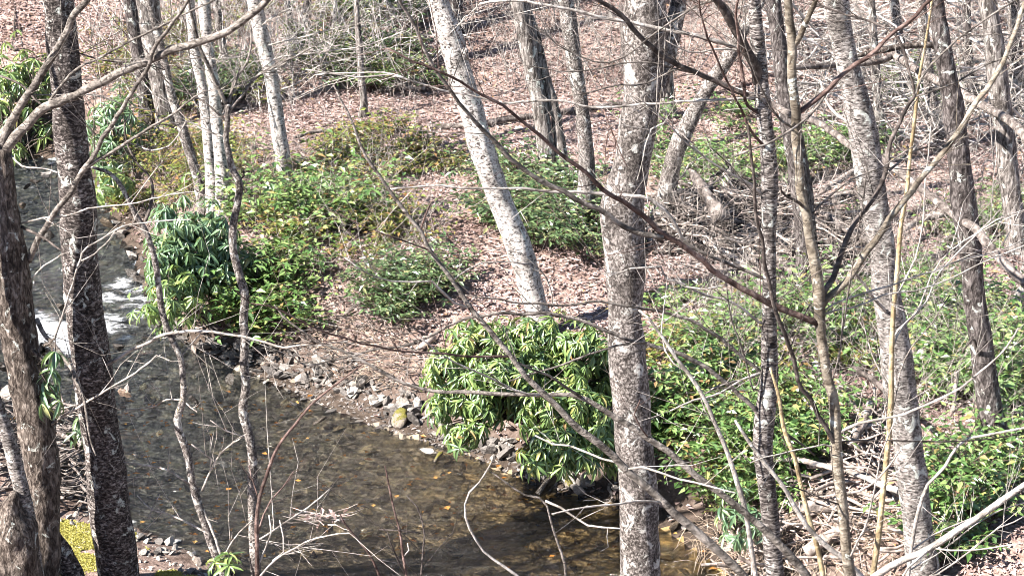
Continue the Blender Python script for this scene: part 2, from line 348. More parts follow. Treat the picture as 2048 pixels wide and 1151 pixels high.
# water
def m_water():
    m, t, out = newmat('creek_water')
    tc = t.nodes.new('ShaderNodeTexCoord'); mp = N(t, 'ShaderNodeMapping', inp={'Rotation': (0, 0, math.radians(-36)), 'Scale': (1.0, 2.6, 1)})
    t.links.new(tc.outputs['Object'], mp.inputs[0])
    n1 = noisen(t, mp.outputs[0], 4.2, 4, .6, 1.2); n2 = noisen(t, mp.outputs[0], 15, 3, .55, .8)
    ad = N(t, 'ShaderNodeMath', operation='MULTIPLY_ADD', inp={1: .28}); t.links.new(n2.outputs[0], ad.inputs[0]); t.links.new(n1.outputs[0], ad.inputs[2])
    bn = N(t, 'ShaderNodeBump', inp={'Strength': .9, 'Distance': .13}); t.links.new(ad.outputs[0], bn.inputs['Height'])
    fr = N(t, 'ShaderNodeFresnel', inp={'IOR': 1.48}); t.links.new(bn.outputs[0], fr.inputs['Normal'])
    tr = N(t, 'ShaderNodeBsdfTransparent', inp={0: (.72, .71, .67, 1)})
    gl = N(t, 'ShaderNodeBsdfGlossy', inp={'Roughness': .06}); t.links.new(bn.outputs[0], gl.inputs['Normal'])
    mx = N(t, 'ShaderNodeMixShader'); t.links.new(fr.outputs[0], mx.inputs[0]); t.links.new(tr.outputs[0], mx.inputs[1]); t.links.new(gl.outputs[0], mx.inputs[2])
    at = N(t, 'ShaderNodeAttribute', attribute_name='foam')
    mp2 = N(t, 'ShaderNodeMapping', inp={'Rotation': (0, 0, math.radians(-62)), 'Scale': (1.0, 3.2, 1)}); t.links.new(tc.outputs['Object'], mp2.inputs[0])
    n3 = noisen(t, mp2.outputs[0], 4.0, 8, .85, 2.2)
    s = N(t, 'ShaderNodeMath', operation='ADD'); t.links.new(at.outputs['Fac'], s.inputs[0]); t.links.new(n3.outputs[0], s.inputs[1])
    rp = ramp(t, s.outputs[0], [(.94, (0, 0, 0)), (1.0, (.55, .55, .55))])
    rp.color_ramp.elements[0].position = .90; rp.color_ramp.elements[1].position = .97
    foam = N(t, 'ShaderNodeBsdfDiffuse', inp={0: (.62, .64, .67, 1)})
    mx2 = N(t, 'ShaderNodeMixShader'); t.links.new(rp.outputs[0], mx2.inputs[0]); t.links.new(mx.outputs[0], mx2.inputs[1]); t.links.new(foam.outputs[0], mx2.inputs[2])
    t.links.new(mx2.outputs[0], out.inputs[0]); return m
X, Y, F = grid(-16, 14, 2, 31, .07)
keep = ~land(X, Y) | (np.minimum(poly_dist(X, Y, FAR), poly_dist(X, Y, NEAR)) < .35)
F = F[keep[F].all(1)]
FOAM = [(245, 585, .55, .8), (265, 625, .6, .9), (225, 640, .6, .85), (95, 655, .6, .95), (130, 690, .5, .8), (285, 655, .35, .6), (60, 375, .5, .75), (40, 385, .4, .7), (265, 690, .3, .6), (215, 600, .5, .7), (300, 690, .25, .5), (110, 620, .3, .4), (200, 790, .35, .32), (310, 760, .3, .3), (80, 560, .3, .35), (60, 480, .4, .28), (150, 720, .4, .4)]
fo = np.zeros(len(X))
for px, py, r, a in FOAM:
    c = plane(px, py, .08); fo = np.maximum(fo, a*np.exp(-(((X-c[0])/r)**2+((Y-c[1])/(r*1.5))**2)))
rip = sstep(18.5, 21.5, Y)
Zw = water_z(X, Y)+.012*fbm(X*2.2+Y, Y*5, 41)*(1+3*rip)+.10*fo*fbm(X*6, Y*6, 44)+.05*fo*fbm(X*14, Y*14, 47)
used = np.unique(F); rm = np.full(len(X), -1); rm[used] = np.arange(len(used))
me = mesh('creek_water', np.stack([X, Y, Zw], -1)[used], rm[F], m_water())
at = me.attributes.new('foam', 'FLOAT', 'POINT'); at.data.foreach_set('value', (fo*.51*(.55+.8*vnoise(X*4+Y, Y*7, 91)))[used].astype(np.float32))
tag(link('creek_water', me), 'shallow clear brown creek with a white riffle at the left', None, kind='structure')

# ------------------------------------------------------------------ leaf litter, bed pebbles, dry grass
def scatter(n, x0, x1, y0, y1, cond=None):
    x = RNG.uniform(x0, x1, n); y = RNG.uniform(y0, y1, n)
    if cond is not None:
        k = cond(x, y); x, y = x[k], y[k]
    return x, y, ground(x, y)
def pxmask(poly):
    def f(x, y):
        u, v = project(np.stack([x, y, ground(x, y)], -1)); return in_poly(u, v, poly)
    return f
def inview(x, y, pad=120):
    u, v = project(np.stack([x, y, ground(x, y)], -1)); return (u > -pad-250) & (u < 2048+pad+250) & (v > -pad*2) & (v < 1151+pad)
GRAVEL = [(395, 690), (470, 676), (560, 690), (680, 690), (760, 735), (840, 790), (900, 840), (1000, 900), (1100, 955), (1230, 985), (1230, 1010), (1100, 985), (960, 925), (860, 890), (760, 858), (640, 812), (600, 800), (520, 762), (420, 720)]
MOSSY = [(105, 1035), (300, 1070), (330, 1110), (420, 1151), (430, 1200), (60, 1200), (60, 1060)]
gm, mm = pxmask(GRAVEL), pxmask(MOSSY)
x, y, z = scatter(560000, -12, 12, 14, 38, lambda x, y: in_poly(x, y, FAR_POLY) & inview(x, y) & (poly_dist(x, y, FAR) > .10))
k = (~gm(x, y) | (RNG.random(len(x)) < .25)) & (RNG.random(len(x)) < .25+.75*sstep(.2, 1.2, poly_dist(x, y, FAR))) & (fbm(x*.9, y*.9, 61) + RNG.random(len(x))*.5 > .05); x, y, z = x[k], y[k], z[k]
n = len(x); th = RNG.uniform(0, 6.28, n); ax = np.stack([np.cos(th), np.sin(th), RNG.normal(0, .25, n)], -1)
nr = unit(np.stack([RNG.normal(-.05, .28, n), RNG.normal(-.05, .28, n), np.ones(n)], -1))
L = RNG.uniform(.03, .075, n)
V, Fq = leaves(np.stack([x, y, z+RNG.uniform(.0, .03, n)], -1), ax, nr, L, L*RNG.uniform(.45, .8, n), LITTER)
o = link('leaf_litter', mesh('leaf_litter', V, Fq, M['litter'], False)); tag(o, 'pale pinkish brown dry leaves carpeting the forest floor', 'leaf litter', kind='stuff')

def stone_mesh(seed, flat=.55, sub=2, mat=None, amp=.35):
    import bmesh
    bm = bmesh.new(); bmesh.ops.create_icosphere(bm, subdivisions=sub, radius=.5)
    o = Vector((seed*7.3, seed*3.1, seed))
    for v in bm.verts:
        c = v.co.normalized(); a = 1+amp*mnoise.noise(c*1.3+o)+amp*.45*mnoise.noise(c*3.1+o)
        # cut a few flat facets so that it reads as broken rock
        for q in range(7):
            d = Vector((math.sin(seed*3+q*2.1), math.cos(seed*2+q*1.7), math.sin(seed+q*4.4)*.8)).normalized(); h = .46+.2*math.sin(seed*5+q)
            e = c.dot(d)*a
            if e > h: a *= h/e
        v.co = c*.5*a; v.co.z *= flat
    me = bpy.data.meshes.new('stone'); bm.to_mesh(me); bm.free()
    for p in me.polygons: p.use_smooth = sub > 2
    if mat: me.materials.append(mat)
    return me
def stonemat(name, stops, rough=.75, moss=0):
    m, t, out = newmat(name); v = mapping(t, (1, 1, 1)); a = noisen(t, v, 6, 6, .65, .4)
    oi = t.nodes.new('ShaderNodeNewGeometry'); ob = t.nodes.new('ShaderNodeObjectInfo')
    ad = N(t, 'ShaderNodeMath', operation='ADD'); t.links.new(oi.outputs['Random Per Island'], ad.inputs[0]); t.links.new(ob.outputs['Random'], ad.inputs[1])
    fr = N(t, 'ShaderNodeMath', operation='FRACT'); t.links.new(ad.outputs[0], fr.inputs[0])
    c = ramp(t, fr.outputs[0], stops); k = ramp(t, a.outputs[0], [(.3, (.55, .54, .53)), (.65, (1.15, 1.13, 1.1))])
    col = mixc(t, 1, c.outputs[0], k.outputs[0], 'MULTIPLY')
    if moss:
        g = t.nodes.new('ShaderNodeNewGeometry'); sx = t.nodes.new('ShaderNodeSeparateXYZ'); t.links.new(g.outputs['Normal'], sx.inputs[0])
        s = N(t, 'ShaderNodeMath', operation='MULTIPLY_ADD', inp={1: .5}); t.links.new(a.outputs[0], s.inputs[2]); t.links.new(sx.outputs[2], s.inputs[0])
        f = ramp(t, s.outputs[0], [(.62, (0, 0, 0)), (.72, (1, 1, 1))])
        mc = ramp(t, noisen(t, v, 30, 4, .7).outputs[0], [(.35, (.05, .048, .01)), (.6, (.14, .125, .02)), (.75, (.22, .195, .035))])
        col = mixc(t, f.outputs[0], col, mc.outputs[0])
    if 'bed' in name:      # blue sky reflection painted into the stones upstream, amber silt below
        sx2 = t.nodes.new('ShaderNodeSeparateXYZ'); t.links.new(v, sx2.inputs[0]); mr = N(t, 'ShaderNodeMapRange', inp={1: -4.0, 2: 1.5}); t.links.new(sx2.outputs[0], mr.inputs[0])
        sky_amber = ramp(t, mr.outputs[0], [(0, (.92, 1.18, 1.7)), (1, (1.6, 1.25, .72))]); col = mixc(t, 1, col, sky_amber.outputs[0], 'MULTIPLY')
    bsdf(t, out, col, rough, a.outputs[0], .8, .03, .35); return m
M['stone'] = stonemat('river_stone', [(0, (.06, .054, .05)), (.3, (.13, .118, .112)), (.6, (.20, .185, .175)), (.88, (.30, .28, .265)), (1, (.25, .17, .12))])
M['stone_pale'] = stonemat('pale_river_stone', [(0, (.24, .22, .20)), (1, (.42, .395, .365))])
M['stone_wet'] = stonemat('wet_dark_stone', [(0, (.03, .026, .023)), (.6, (.055, .047, .04)), (1, (.09, .07, .05))], .25)
M['stone_moss'] = stonemat('mossy_stone', [(0, (.14, .12, .10)), (1, (.24, .21, .18))], .85, 1)
M['gravel'] = stonemat('bank_gravel', [(0, (.05, .044, .04)), (.5, (.12, .105, .098)), (.9, (.20, .18, .17)), (1, (.30, .27, .25))])
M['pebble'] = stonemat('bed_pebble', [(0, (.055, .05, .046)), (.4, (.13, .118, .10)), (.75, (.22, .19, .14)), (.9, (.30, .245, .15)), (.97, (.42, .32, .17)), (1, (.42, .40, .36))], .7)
def stone_field(name, pts, sizes, mat, label, cat, flat=(.3, .6), sink=.25):
    base = [stone_mesh(s, 1.0, 1, None) for s in range(5)]
    Vb = [np.array([v.co[:] for v in b.vertices]) for b in base]; Fb = [np.array([p.vertices[:] for p in b.polygons]) for b in base]
    parts = []
    for (x, y, z), s in zip(pts, sizes):
        i = RNG.integers(5); a = RNG.uniform(0, 6.28); c, q = math.cos(a), math.sin(a)
        v = Vb[i]*np.array([RNG.uniform(.8, 1.4), RNG.uniform(.6, 1), RNG.uniform(*flat)])*s
        v = np.stack([v[:, 0]*c-v[:, 1]*q, v[:, 0]*q+v[:, 1]*c, v[:, 2]+RNG.normal(0, .18)*v[:, 0]], -1)
        parts.append((v+np.array([x, y, z+s*.1-s*sink*.3]), Fb[i]))
    V, Fs = merge(parts); o = link(name, mesh(name, V, [np.vstack(Fs)], mat, False)); tag(o, label, cat, kind='stuff'); return o
x, y, z = scatter(9000, -7, 4, 14.5, 30, lambda x, y: ~land(x, y) & inview(x, y))
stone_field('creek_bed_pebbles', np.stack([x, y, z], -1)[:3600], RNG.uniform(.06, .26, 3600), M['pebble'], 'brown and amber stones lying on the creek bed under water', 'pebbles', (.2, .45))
x, y, z = scatter(60000, -6, 4, 15, 22, lambda x, y: gm(x, y))
stone_field('bank_gravel', np.stack([x, y, z], -1)[:2200], RNG.uniform(.03, .10, 2200), M['gravel'], 'small grey gravel between the stones of the far bank', 'gravel')
x, y, z = scatter(9000, -7, 0, 15, 19, lambda x, y: mm(x, y))
stone_field('shore_gravel', np.stack([x, y, z], -1)[:700], RNG.uniform(.02, .07, 700), M['stone_pale'], 'pale gravel on the mossy near shore at the bottom left', 'gravel')
# moss sheet on the near shore: many tiny blades
x, y, z = scatter(500000, -6.5, -2, 14.5, 18.5, lambda x, y: mm(x, y) & (fbm(x*1.6, y*1.6, 71)+.5 > .47) & in_poly(x, y, NEAR_POLY))
n = min(len(x), 60000); x, y, z = x[:n], y[:n], z[:n]
ax = unit(np.stack([RNG.normal(0, 1, n), RNG.normal(0, 1, n), np.full(n, .5)], -1)); nr = RNG.normal(0, .5, (n, 3))+[0, 0, 1.]
M['moss'] = leafmat('yellow_moss', [(0, (.24, .22, .05)), (.5, (.40, .37, .10)), (1, (.50, .47, .20))], .8, .3, .1, (.45, .4, .05))
V, Fq = leaves(np.stack([x, y, z], -1), ax, nr, RNG.uniform(.012, .03, n), RNG.uniform(.008, .016, n), SMALL)
tag(link('shore_moss', mesh('shore_moss', V, Fq, M['moss'], False)), 'bright yellow green moss on the near shore at the bottom left', 'moss', kind='stuff')

# ------------------------------------------------------------------ trees and saplings
class Tree:
    def __init__(s, name, label, cat, trunk, mat, D=None, group=None, sides=24, rough=.10, lump=.12, freq=5, up=6.0, crown=True, flare=1.25, lean=0.0, step=.06, trunk_name='trunk', downlen=99):
        pts = list(trunk)[::-1]                       # traced from the top down; built from the base up
        vis = D is None
        if vis: D = hit(pts[0][0], pts[0][1])[1]
        s.D = D
        C = [P(x, y, D) for x, y, w in pts]; R = [w*.5*mpp(c) for c, (x, y, w) in zip(C, pts)]
        for k, c in enumerate(C):                     # lean in depth, keeping the place in the picture
            if lean: C[k] = P(pts[k][0], pts[k][1], D+lean*(c[2]-C[0][2]))
        C = [np.array(c) for c in C]
        base, rb = C[0], R[0]
        d = unit(C[0]-C[min(2, len(C)-1)]); d = d/max(.3, abs(d[2])); d = np.array([d[0]*.5, d[1]*.5, -1.0])
        ext = []
        q = base.copy(); g = float(ground(q[0], q[1])); L = 0
        while q[2] > g-.12 and L < downlen:
            q = q+d*.25; L += .25; g = float(ground(q[0], q[1])); ext.append(q.copy())
        if not ext: ext = [q+d*.15]
        for e in ext: pass
        m = len(ext); C = ext[::-1]+C; R = [rb*(1+(flare-1)*(1-i/m)**1.0) for i in range(m)]+R
        if vis: R[m] *= 1.22; R[:m] = [r*1.35 for r in R[:m]]
        top = C[-1]; dt = unit(C[-1]-C[-min(3, len(C))])
        if up:
            r1 = R[-1]
            for f in (.34, .67, 1.0):
                bend = np.array([random.uniform(-.05, .05), random.uniform(-.05, .05), .1])
                C.append(top+(dt+bend*f)*up*f); R.append(r1*(1-.65*f))
        s.root = thing(name, label, cat, C[0], group); s.mat = mat
        s.lines = [np.array([[x, y, D+lean*(P(x, y, D)[2]-base[2])] for x, y, w in pts])]
        V, F, T = tube(C, R, sides, step, rough, freq, 0, lump)
        link(trunk_name, mesh(trunk_name, local(V, s.root), [F, T], M[mat]), s.root)
        s.height = C[-1]
        if up > 3 and crown: s.crown(C, R, up)
    def crown(s, C, R, up):
        "bare limbs above the picture, which throw their shadows into it"
        parts = []; tips = []
        for k in range(4):
            f = random.uniform(.2, 1); b = C[-4]+(C[-1]-C[-4])*f; r = R[-4]*(1-.65*f)*.5; a = random.uniform(0, 6.28); L = random.uniform(1.4, 2.8)
            d = np.array([math.cos(a), math.sin(a), random.uniform(.35, 1.0)]); pts = [b, b+d*L*.4, b+d*L*.7+[0, 0, .15*L], b+d*L+[0, 0, .35*L]]
            V, F, T = tube(pts, [r, r*.6, r*.4, r*.12], 5, .3, wander=.08); parts.append((V, F, T)); tips.append(np.array(pts))
        V, Fs = merge(parts); parts = [(V, *Fs)]
        V, Fs = merge(parts); link('crown', mesh('crown', local(V, s.root), Fs, M[s.mat]), s.root)
    def depth(s, px, py):
        best = (1e18, s.D)
        for ln in s.lines:
            d = (ln[:, 0]-px)**2+(ln[:, 1]-py)**2
            # between the traced points as well
            a, b = ln[:-1], ln[1:]; v = b[:, :2]-a[:, :2]; q = np.array([px, py])
            t = np.clip(((q-a[:, :2])*v).sum(1)/((v*v).sum(1)+1e-9), 0, 1); pr = a+t[:, None]*(b-a)
            d = ((pr[:, :2]-q)**2).sum(1); i = int(np.argmin(d))
            if d[i] < best[0]: best = (d[i], pr[i, 2])
        return best[1]
    def br(s, pts, w0, w1, mat=None, dd=0.4, twig=1.0, root='a', name='branch', sides=7, label=None):
        if root == 'z': pts = pts[::-1]; w0, w1 = w1, w0
        mat = mat or s.mat; k = 1.0 if name in ('trunk', 'stub', 'knot') else .95 if name == 'limb' else .86; w0, w1 = w0*k, w1*k; D0 = s.depth(*pts[0]); n = len(pts)
        cum = np.r_[0, np.cumsum(np.hypot(*np.diff(np.array(pts, float), axis=0).T))]; f = cum/cum[-1]
        Ds = D0+dd*f; C = [P(x, y, D) for (x, y), D in zip(pts, Ds)]
        R = [.5*(w0+(w1-w0)*g)*mpp(c) for c, g in zip(C, f)]
        s.lines.append(np.array([[x, y, D] for (x, y), D in zip(pts, Ds)]))
        V, F, T = tube(C, R, sides if w0 > 5 else 5, .05 if w0 > 6 else .07, .10 if w0 > 7 else 0, 9, .011 if w0 < 8 else .014, .12)
        o = link(name, mesh(name, local(V, s.root), [F, T], M[mat]), s.root)
        if label: o['label'] = label
        if twig: s.twigs(np.array(C), np.array(R), M[mat if mat in ('dark', 'red', 'pale', 'gold', 'tan') else 'mid'], twig, o)
        return o
    def twigs(s, C, R, mat, dens, parent):
        Ln = np.linalg.norm(np.diff(C, axis=0), axis=1).sum(); n = int(Ln*10.0*dens+random.random())
        if n < 1: return
        P0, _ = resample(C, R, .03); T = unit(np.gradient(P0, axis=0)); sc = np.median(C[:, 1])/10
        ii = RNG.integers(int(len(P0)*.12), len(P0), n); S = []; RR = []
        for i in ii:
            t = T[i]; r = RNG.normal(0, 1, 3); r -= t*np.dot(r, t); r = unit(r); r[1] *= .6
            d = unit(t*RNG.uniform(.5, 1.1)+r*.9+np.array([0, 0, .12])); L = RNG.uniform(.10, .75)**1.3*min(1.7, sc)
            b = RNG.normal(0, .16, 3); q = [P0[i], P0[i]+d*L*.35+b*L*.25, P0[i]+(d+b*.5)*L*.7, P0[i]+(d+b+[0, 0, .1])*L]
            S.append(q); r0 = RNG.uniform(.0013, .0025)*min(1.6, max(.9, sc)); RR.append([r0, r0*.85, r0*.65, r0*.35])
            if RNG.random() < .55:
                e = unit(d+RNG.normal(0, .6, 3)); p = np.array(q[1]); l = L*.5
                S.append([p, p+e*l*.35, p+e*l*.7+[0, 0, .02*l], p+e*l]); RR.append([r0*.7, r0*.6, r0*.5, r0*.3])
        V, F = strands(np.array(S), np.array(RR), 4)
        o = link('twigs', mesh('twigs', local(V, s.root), F, mat), parent); o['kind'] = 'stuff'

# --- the two trees on the near shore at the left
t = Tree('forked_tree', 'rough brown forked tree at the left edge with a mossy foot', 'tree',
         [(8, 296, 30), (8, 330, 36), (12, 400, 42), (25, 520, 62), (33, 640, 72), (52, 750, 72), (72, 850, 76), (84, 950, 72), (85, 1050, 68), (80, 1151, 78)], 'brownfurrow', 15.9, up=0, crown=False, freq=7, rough=.16)
t.br([(6, 300), (10, 271), (42, 212), (70, 167), (101, 118), (129, 73), (149, 31), (177, 0), (230, -90)], 20, 12, 'mid', -.5, .5, name='limb')
t.br([(6, 310), (21, 285), (52, 250), (94, 212), (139, 195), (188, 170), (243, 143), (295, 123), (344, 99), (400, 85), (452, 63), (487, 38), (520, 14), (545, -12), (600, -80)], 22, 13, 'mid', -1.2, .4, name='limb')
t.br([(94, 209), (115, 181), (146, 144), (195, 118), (243, 90), (295, 66), (341, 42), (393, 17), (431, 0), (500, -40)], 7, 4, 'mid', -.3, .8)
t.br([(58, 522), (73, 488), (97, 450), (118, 411), (143, 381), (153, 361), (170, 337), (191, 309), (209, 271), (236, 233), (257, 202), (282, 160), (299, 129), (309, 94), (330, 63), (375, 3), (400, -40)], 14, 6, 'mid', -.9, .7, name='limb')
t.br([(170, 337), (209, 313), (243, 292), (299, 257), (348, 226), (382, 202), (410, 181)], 9, 4, 'mid', -.3, 1)
t.br([(43, 453), (70, 467), (90, 477), (115, 495), (129, 505)], 8, 4, 'dark', -.3, 0)
t.br([(42, 446), (87, 436), (136, 430), (184, 415), (236, 411), (295, 399), (382, 383)], 5, 3, 'pale', -.6, .5)
t.br([(64, 557), (90, 529), (122, 509), (149, 500)], 4, 3, 'pale', -.5, .5)
t.br([(73, 637), (87, 665), (108, 689), (129, 717), (150, 750), (164, 788), (171, 830), (181, 879), (192, 910)], 12, 4, 'mid', -.6, .5)
t.br([(108, 679), (122, 637), (139, 585), (156, 533), (170, 498), (195, 484), (240, 456), (288, 446), (330, 441), (382, 439)], 6, 3, 'pale', -.5, .5)
t.br([(163, 521), (181, 512), (209, 488), (229, 463)], 4, 3, 'pale', -.2, 0)
t.br([(115, 345), (90, 336), (40, 330), (22, 310)], 4, 5, 'pale', -.3, .3, root='z')
t.br([(91, 856), (139, 823), (167, 806), (202, 785), (240, 764), (265, 750), (288, 731), (313, 710)], 6, 4, 'pale', -.6, .3)
t.br([(60, 190), (104, 189), (209, 195), (261, 215), (300, 220)], 4, 2.5, 'pale', .3, 1.0)
t.br([(140, 100), (163, 108), (215, 120), (271, 125), (330, 140)], 4, 2.5, 'dark', .3, 1.2)
t.br([(0, 152), (28, 163), (50, 176), (66, 196), (88, 212)], 5, 6, 'dark', .2, .6, root='z')
t = Tree('birch_tree', 'tall dark birch trunk with rough bark beside the creek', 'tree',
         [(117, 0, 62), (122, 70, 66), (130, 140, 63), (137, 210, 66), (142, 280, 66), (150, 350, 68), (155, 400, 70), (157, 470, 71), (163, 540, 70), (169, 610, 71), (177, 680, 76), (185, 740, 78), (193, 800, 77), (203, 870, 78), (211, 940, 80), (219, 1010, 82), (228, 1080, 80), (238, 1151, 84)], 'darkbirch', 16.35, up=7, freq=5, rough=.10)
t.br([(177, 769), (188, 752), (209, 731), (236, 717), (264, 700), (295, 686), (316, 672), (327, 668), (368, 662), (417, 662), (452, 667), (487, 672), (520, 681), (566, 695), (604, 689), (646, 688), (695, 682)], 9, 4, 'pale', -.8, .7)
t.br([(175, 870), (168, 840), (166, 800), (160, 770), (152, 745)], 6, 3, 'pale', -.3, .3)
t = Tree('young_birch', 'slim white birch stem crossing in front of the forked tree', 'tree', [(-22, 770, 26), (0, 830, 28), (18, 880, 30), (32, 935, 32), (45, 985, 32), (56, 1040, 30), (62, 1075, 30)], 'curlbirch', 15.52, up=4, crown=False)
t = Tree('gnarled_stump', 'gnarled mossy stump at the foot of the forked tree', 'stump', [(30, 985, 20), (20, 1010, 50), (22, 1050, 84), (24, 1100, 96), (24, 1151, 104)], 'brownfurrow', 15.42, up=0, crown=False, rough=.25, lump=.5, freq=4)
t = Tree('crooked_tree', 'short dark stem leaning out from behind the forked tree', 'tree', [(88, 1030, 22), (104, 1072, 34), (124, 1105, 40), (146, 1151, 44)], 'darkbirch', 16.1, up=0, crown=False)
t = Tree('crooked_sapling', 'crooked grey sapling rising from the near shore before the riffle', 'sapling',
         [(180, 333, 6), (222, 348, 8), (240, 368, 9), (257, 401, 10), (275, 436, 11), (292, 463, 11), (302, 491, 11), (311, 526, 12), (318, 575, 12), (323, 616, 12), (334, 655, 12), (348, 686, 13), (361, 714, 13), (365, 748, 13), (366, 802, 14), (355, 834, 15), (357, 858, 15), (369, 889, 14), (378, 924, 15), (385, 966, 15), (397, 1008, 16), (408, 1039, 16), (421, 1081, 16), (435, 1116, 17), (449, 1151, 18)], 'beech', 16.1, up=0, crown=False, sides=10, lump=.2)
t.br([(290, 446), (302, 405), (306, 386), (295, 348), (275, 327), (257, 295), (249, 264), (250, 240)], 8, 4, 'dark', .3, 1)
t.br([(362, 799), (334, 799), (310, 811), (279, 816), (244, 820)], 4, 2.5, 'pale', .3, .6)
t.br([(369, 802), (383, 816), (394, 823)], 4, 3, 'pale', -.1, .6)
t.br([(378, 966), (352, 950), (331, 940), (296, 931), (249, 924)], 6, 3, 'pale', .2, .7)
t.br([(336, 938), (340, 900)], 4, 2.5, 'pale', 0, 0)
t.br([(404, 980), (413, 959), (427, 928), (446, 900), (477, 879), (486, 875), (453, 863), (421, 840)], 5, 3, 'pale', -.3, .8)
t.br([(428, 921), (383, 888)], 4, 3, 'pale', -.1, .4)
t.br([(411, 1063), (376, 1046), (341, 1029), (300, 1015), (275, 990)], 5, 3, 'pale', .3, .6)
t.br([(296, 1037), (306, 1015), (320, 987)], 3.5, 2.5, 'pale', .1, .3)
t.br([(400, 1010), (418, 1042), (446, 1116), (460, 1151), (470, 1180)], 6, 7, 'pale', -.1, .3)
t.br([(448, 1112), (463, 1084), (484, 1056), (505, 1039)], 4, 3, 'pale', -.3, .6)
t.br([(361, 714), (380, 690), (400, 668)], 4, 3, 'pale', .2, 0)
t = Tree('forking_sapling', 'slender lichened sapling forking high up left of the leafy slope', 'sapling',
         [(455, 209, 12), (455, 243, 13), (452, 278, 13), (459, 313, 13), (466, 341, 14), (478, 361, 16), (476, 400, 14), (466, 450, 15), (467, 502, 15), (480, 554, 16), (490, 589, 17), (487, 637, 17), (490, 679, 17), (488, 714, 17), (492, 773, 18), (486, 830, 19), (495, 858, 20), (502, 889, 20), (505, 959, 20), (505, 1029, 20), (509, 1098, 21), (512, 1151, 22)], 'beech', 16.2, up=0, crown=False, sides=12, lump=.15)
t.br([(455, 212), (448, 202), (431, 167), (414, 122), (400, 90), (386, 38), (379, 0), (372, -50)], 10, 6, 'mid', -.2, 1)
t.br([(457, 212), (459, 205), (466, 174), (476, 149), (494, 122), (500, 76), (497, 42)], 9, 3, 'mid', .3, 1.2)
t.br([(457, 225), (473, 205), (487, 191), (500, 170), (524, 146), (552, 130), (600, 110)], 9, 3, 'mid', .2, 1.2)
t.br([(478, 361), (490, 345), (487, 342)], 5, 4, 'dark', 0, 0)
t.br([(452, 275), (414, 262), (372, 243), (361, 264), (330, 295), (288, 297), (275, 288)], 5, 3, 'pale', .3, .8)
t.br([(455, 200), (473, 149), (445, 125), (414, 115), (380, 118)], 4, 2.5, 'mid', .2, 1.4)
t.br([(450, 240), (420, 215), (385, 190), (350, 175), (320, 150)], 6, 3, 'dark', .3, 1.2)

# --- the large trees between camera and far bank
t = Tree('lichened_tree', 'thick lichened grey trunk in the middle, standing on the near bank', 'tree',
         [(1290, 0, 84), (1290, 70, 88), (1290, 140, 80), (1283, 210, 75), (1270, 280, 70), (1257, 350, 76), (1247, 400, 88), (1246, 440, 92), (1250, 500, 92), (1249, 570, 80), (1249, 640, 73), (1253, 710, 74), (1261, 770, 76), (1268, 850, 77), (1275, 950, 78), (1279, 1050, 78), (1282, 1151, 78)], 'beech', 13.3, up=7, lump=.22, freq=6)
t.br([(1310, 190), (1326, 140), (1340, 80), (1352, 20), (1362, -60)], 46, 30, 'beech', .2, .2, name='limb', sides=14)
t.br([(1285, 505), (1298, 497), (1300, 478)], 22, 14, 'beech', -.05, 0, name='knot', sides=10)
t.br([(1275, 520), (1300, 545), (1308, 570)], 8, 3, 'mid', -.3, .5)
t = Tree('birch_tree', 'sturdy white birch with curling bark on the right bank, forked driftwood at its foot', 'tree',
         [(1670, 0, 50), (1681, 70, 50), (1698, 140, 50), (1714, 210, 53), (1728, 280, 57), (1740, 350, 57), (1747, 390, 57), (1754, 440, 53), (1766, 500, 54), (1771, 570, 56), (1783, 640, 60), (1792, 710, 62), (1799, 780, 62), (1810, 830, 63), (1815, 890, 65), (1826, 960, 65), (1834, 1030, 64), (1842, 1100, 63), (1850, 1151, 62)], 'curlbirch', 15.7, up=6, lump=.18)
t.br([(1722, 260), (1690, 240), (1660, 210), (1640, 160)], 10, 4, 'pale', .4, 1)
t.br([(1745, 370), (1790, 330), (1830, 300), (1880, 290)], 8, 3, 'mid', .5, 1)
t.br([(1785, 640), (1752, 600), (1722, 560), (1705, 540)], 9, 5, 'pale', -.5, .6)
t = Tree('leaning_birch', 'pale birch leaning to the left, foot hidden by the big rhododendron', 'tree',
         [(872, -12, 38), (886, 35, 44), (900, 70, 45), (910, 105, 49), (919, 140, 50), (940, 210, 47), (959, 280, 49), (981, 350, 49), (1000, 400, 49), (1021, 450, 50), (1041, 500, 52), (1060, 570, 49), (1078, 630, 46), (1092, 675, 48)], 'birch', None, up=6, lump=.15)
t.br([(915, 125), (928, 118), (930, 100)], 20, 13, 'birch', -.1, 0, name='stub', sides=9)
t.br([(962, 285), (958, 262), (968, 255)], 14, 10, 'birch', -.1, 0, name='stub', sides=9)
t.br([(1085, 650), (1105, 600), (1094, 560), (1060, 520), (1031, 500)], 4, 3, 'pale', -.3, .5)
t = Tree('twin_trunk_tree', 'grey twin trunked tree just right of the leaning birch', 'tree',
         [(1036, -5, 33), (1051, 70, 35), (1065, 140, 32), (1079, 210, 32), (1090, 280, 34), (1106, 372, 40)], 'furrow', None, up=6)
t.br([(1122, 350), (1125, 330), (1118, 278), (1108, 215), (1094, 167), (1080, 115), (1066, 52), (1052, 10), (1038, -60)], 24, 15, 'furrow', .1, 0, name='trunk', sides=14)
t = Tree('grey_trunk_tree', 'slim grey tree between the twin trunked tree and the thick trunk', 'tree',
         [(1130, -5, 31), (1141, 70, 31), (1151, 140, 29), (1163, 210, 29), (1170, 280, 30), (1174, 350, 33), (1168, 420, 44), (1163, 462, 54)], 'beech', None, up=6)
t = Tree('slender_birch', 'slender birch with a lit left edge above the leafy slope', 'tree',
         [(508, -5, 31), (522, 70, 31), (540, 140, 28), (551, 210, 28), (560, 280, 30), (568, 330, 31), (571, 366, 38)], 'birch', None, up=6)
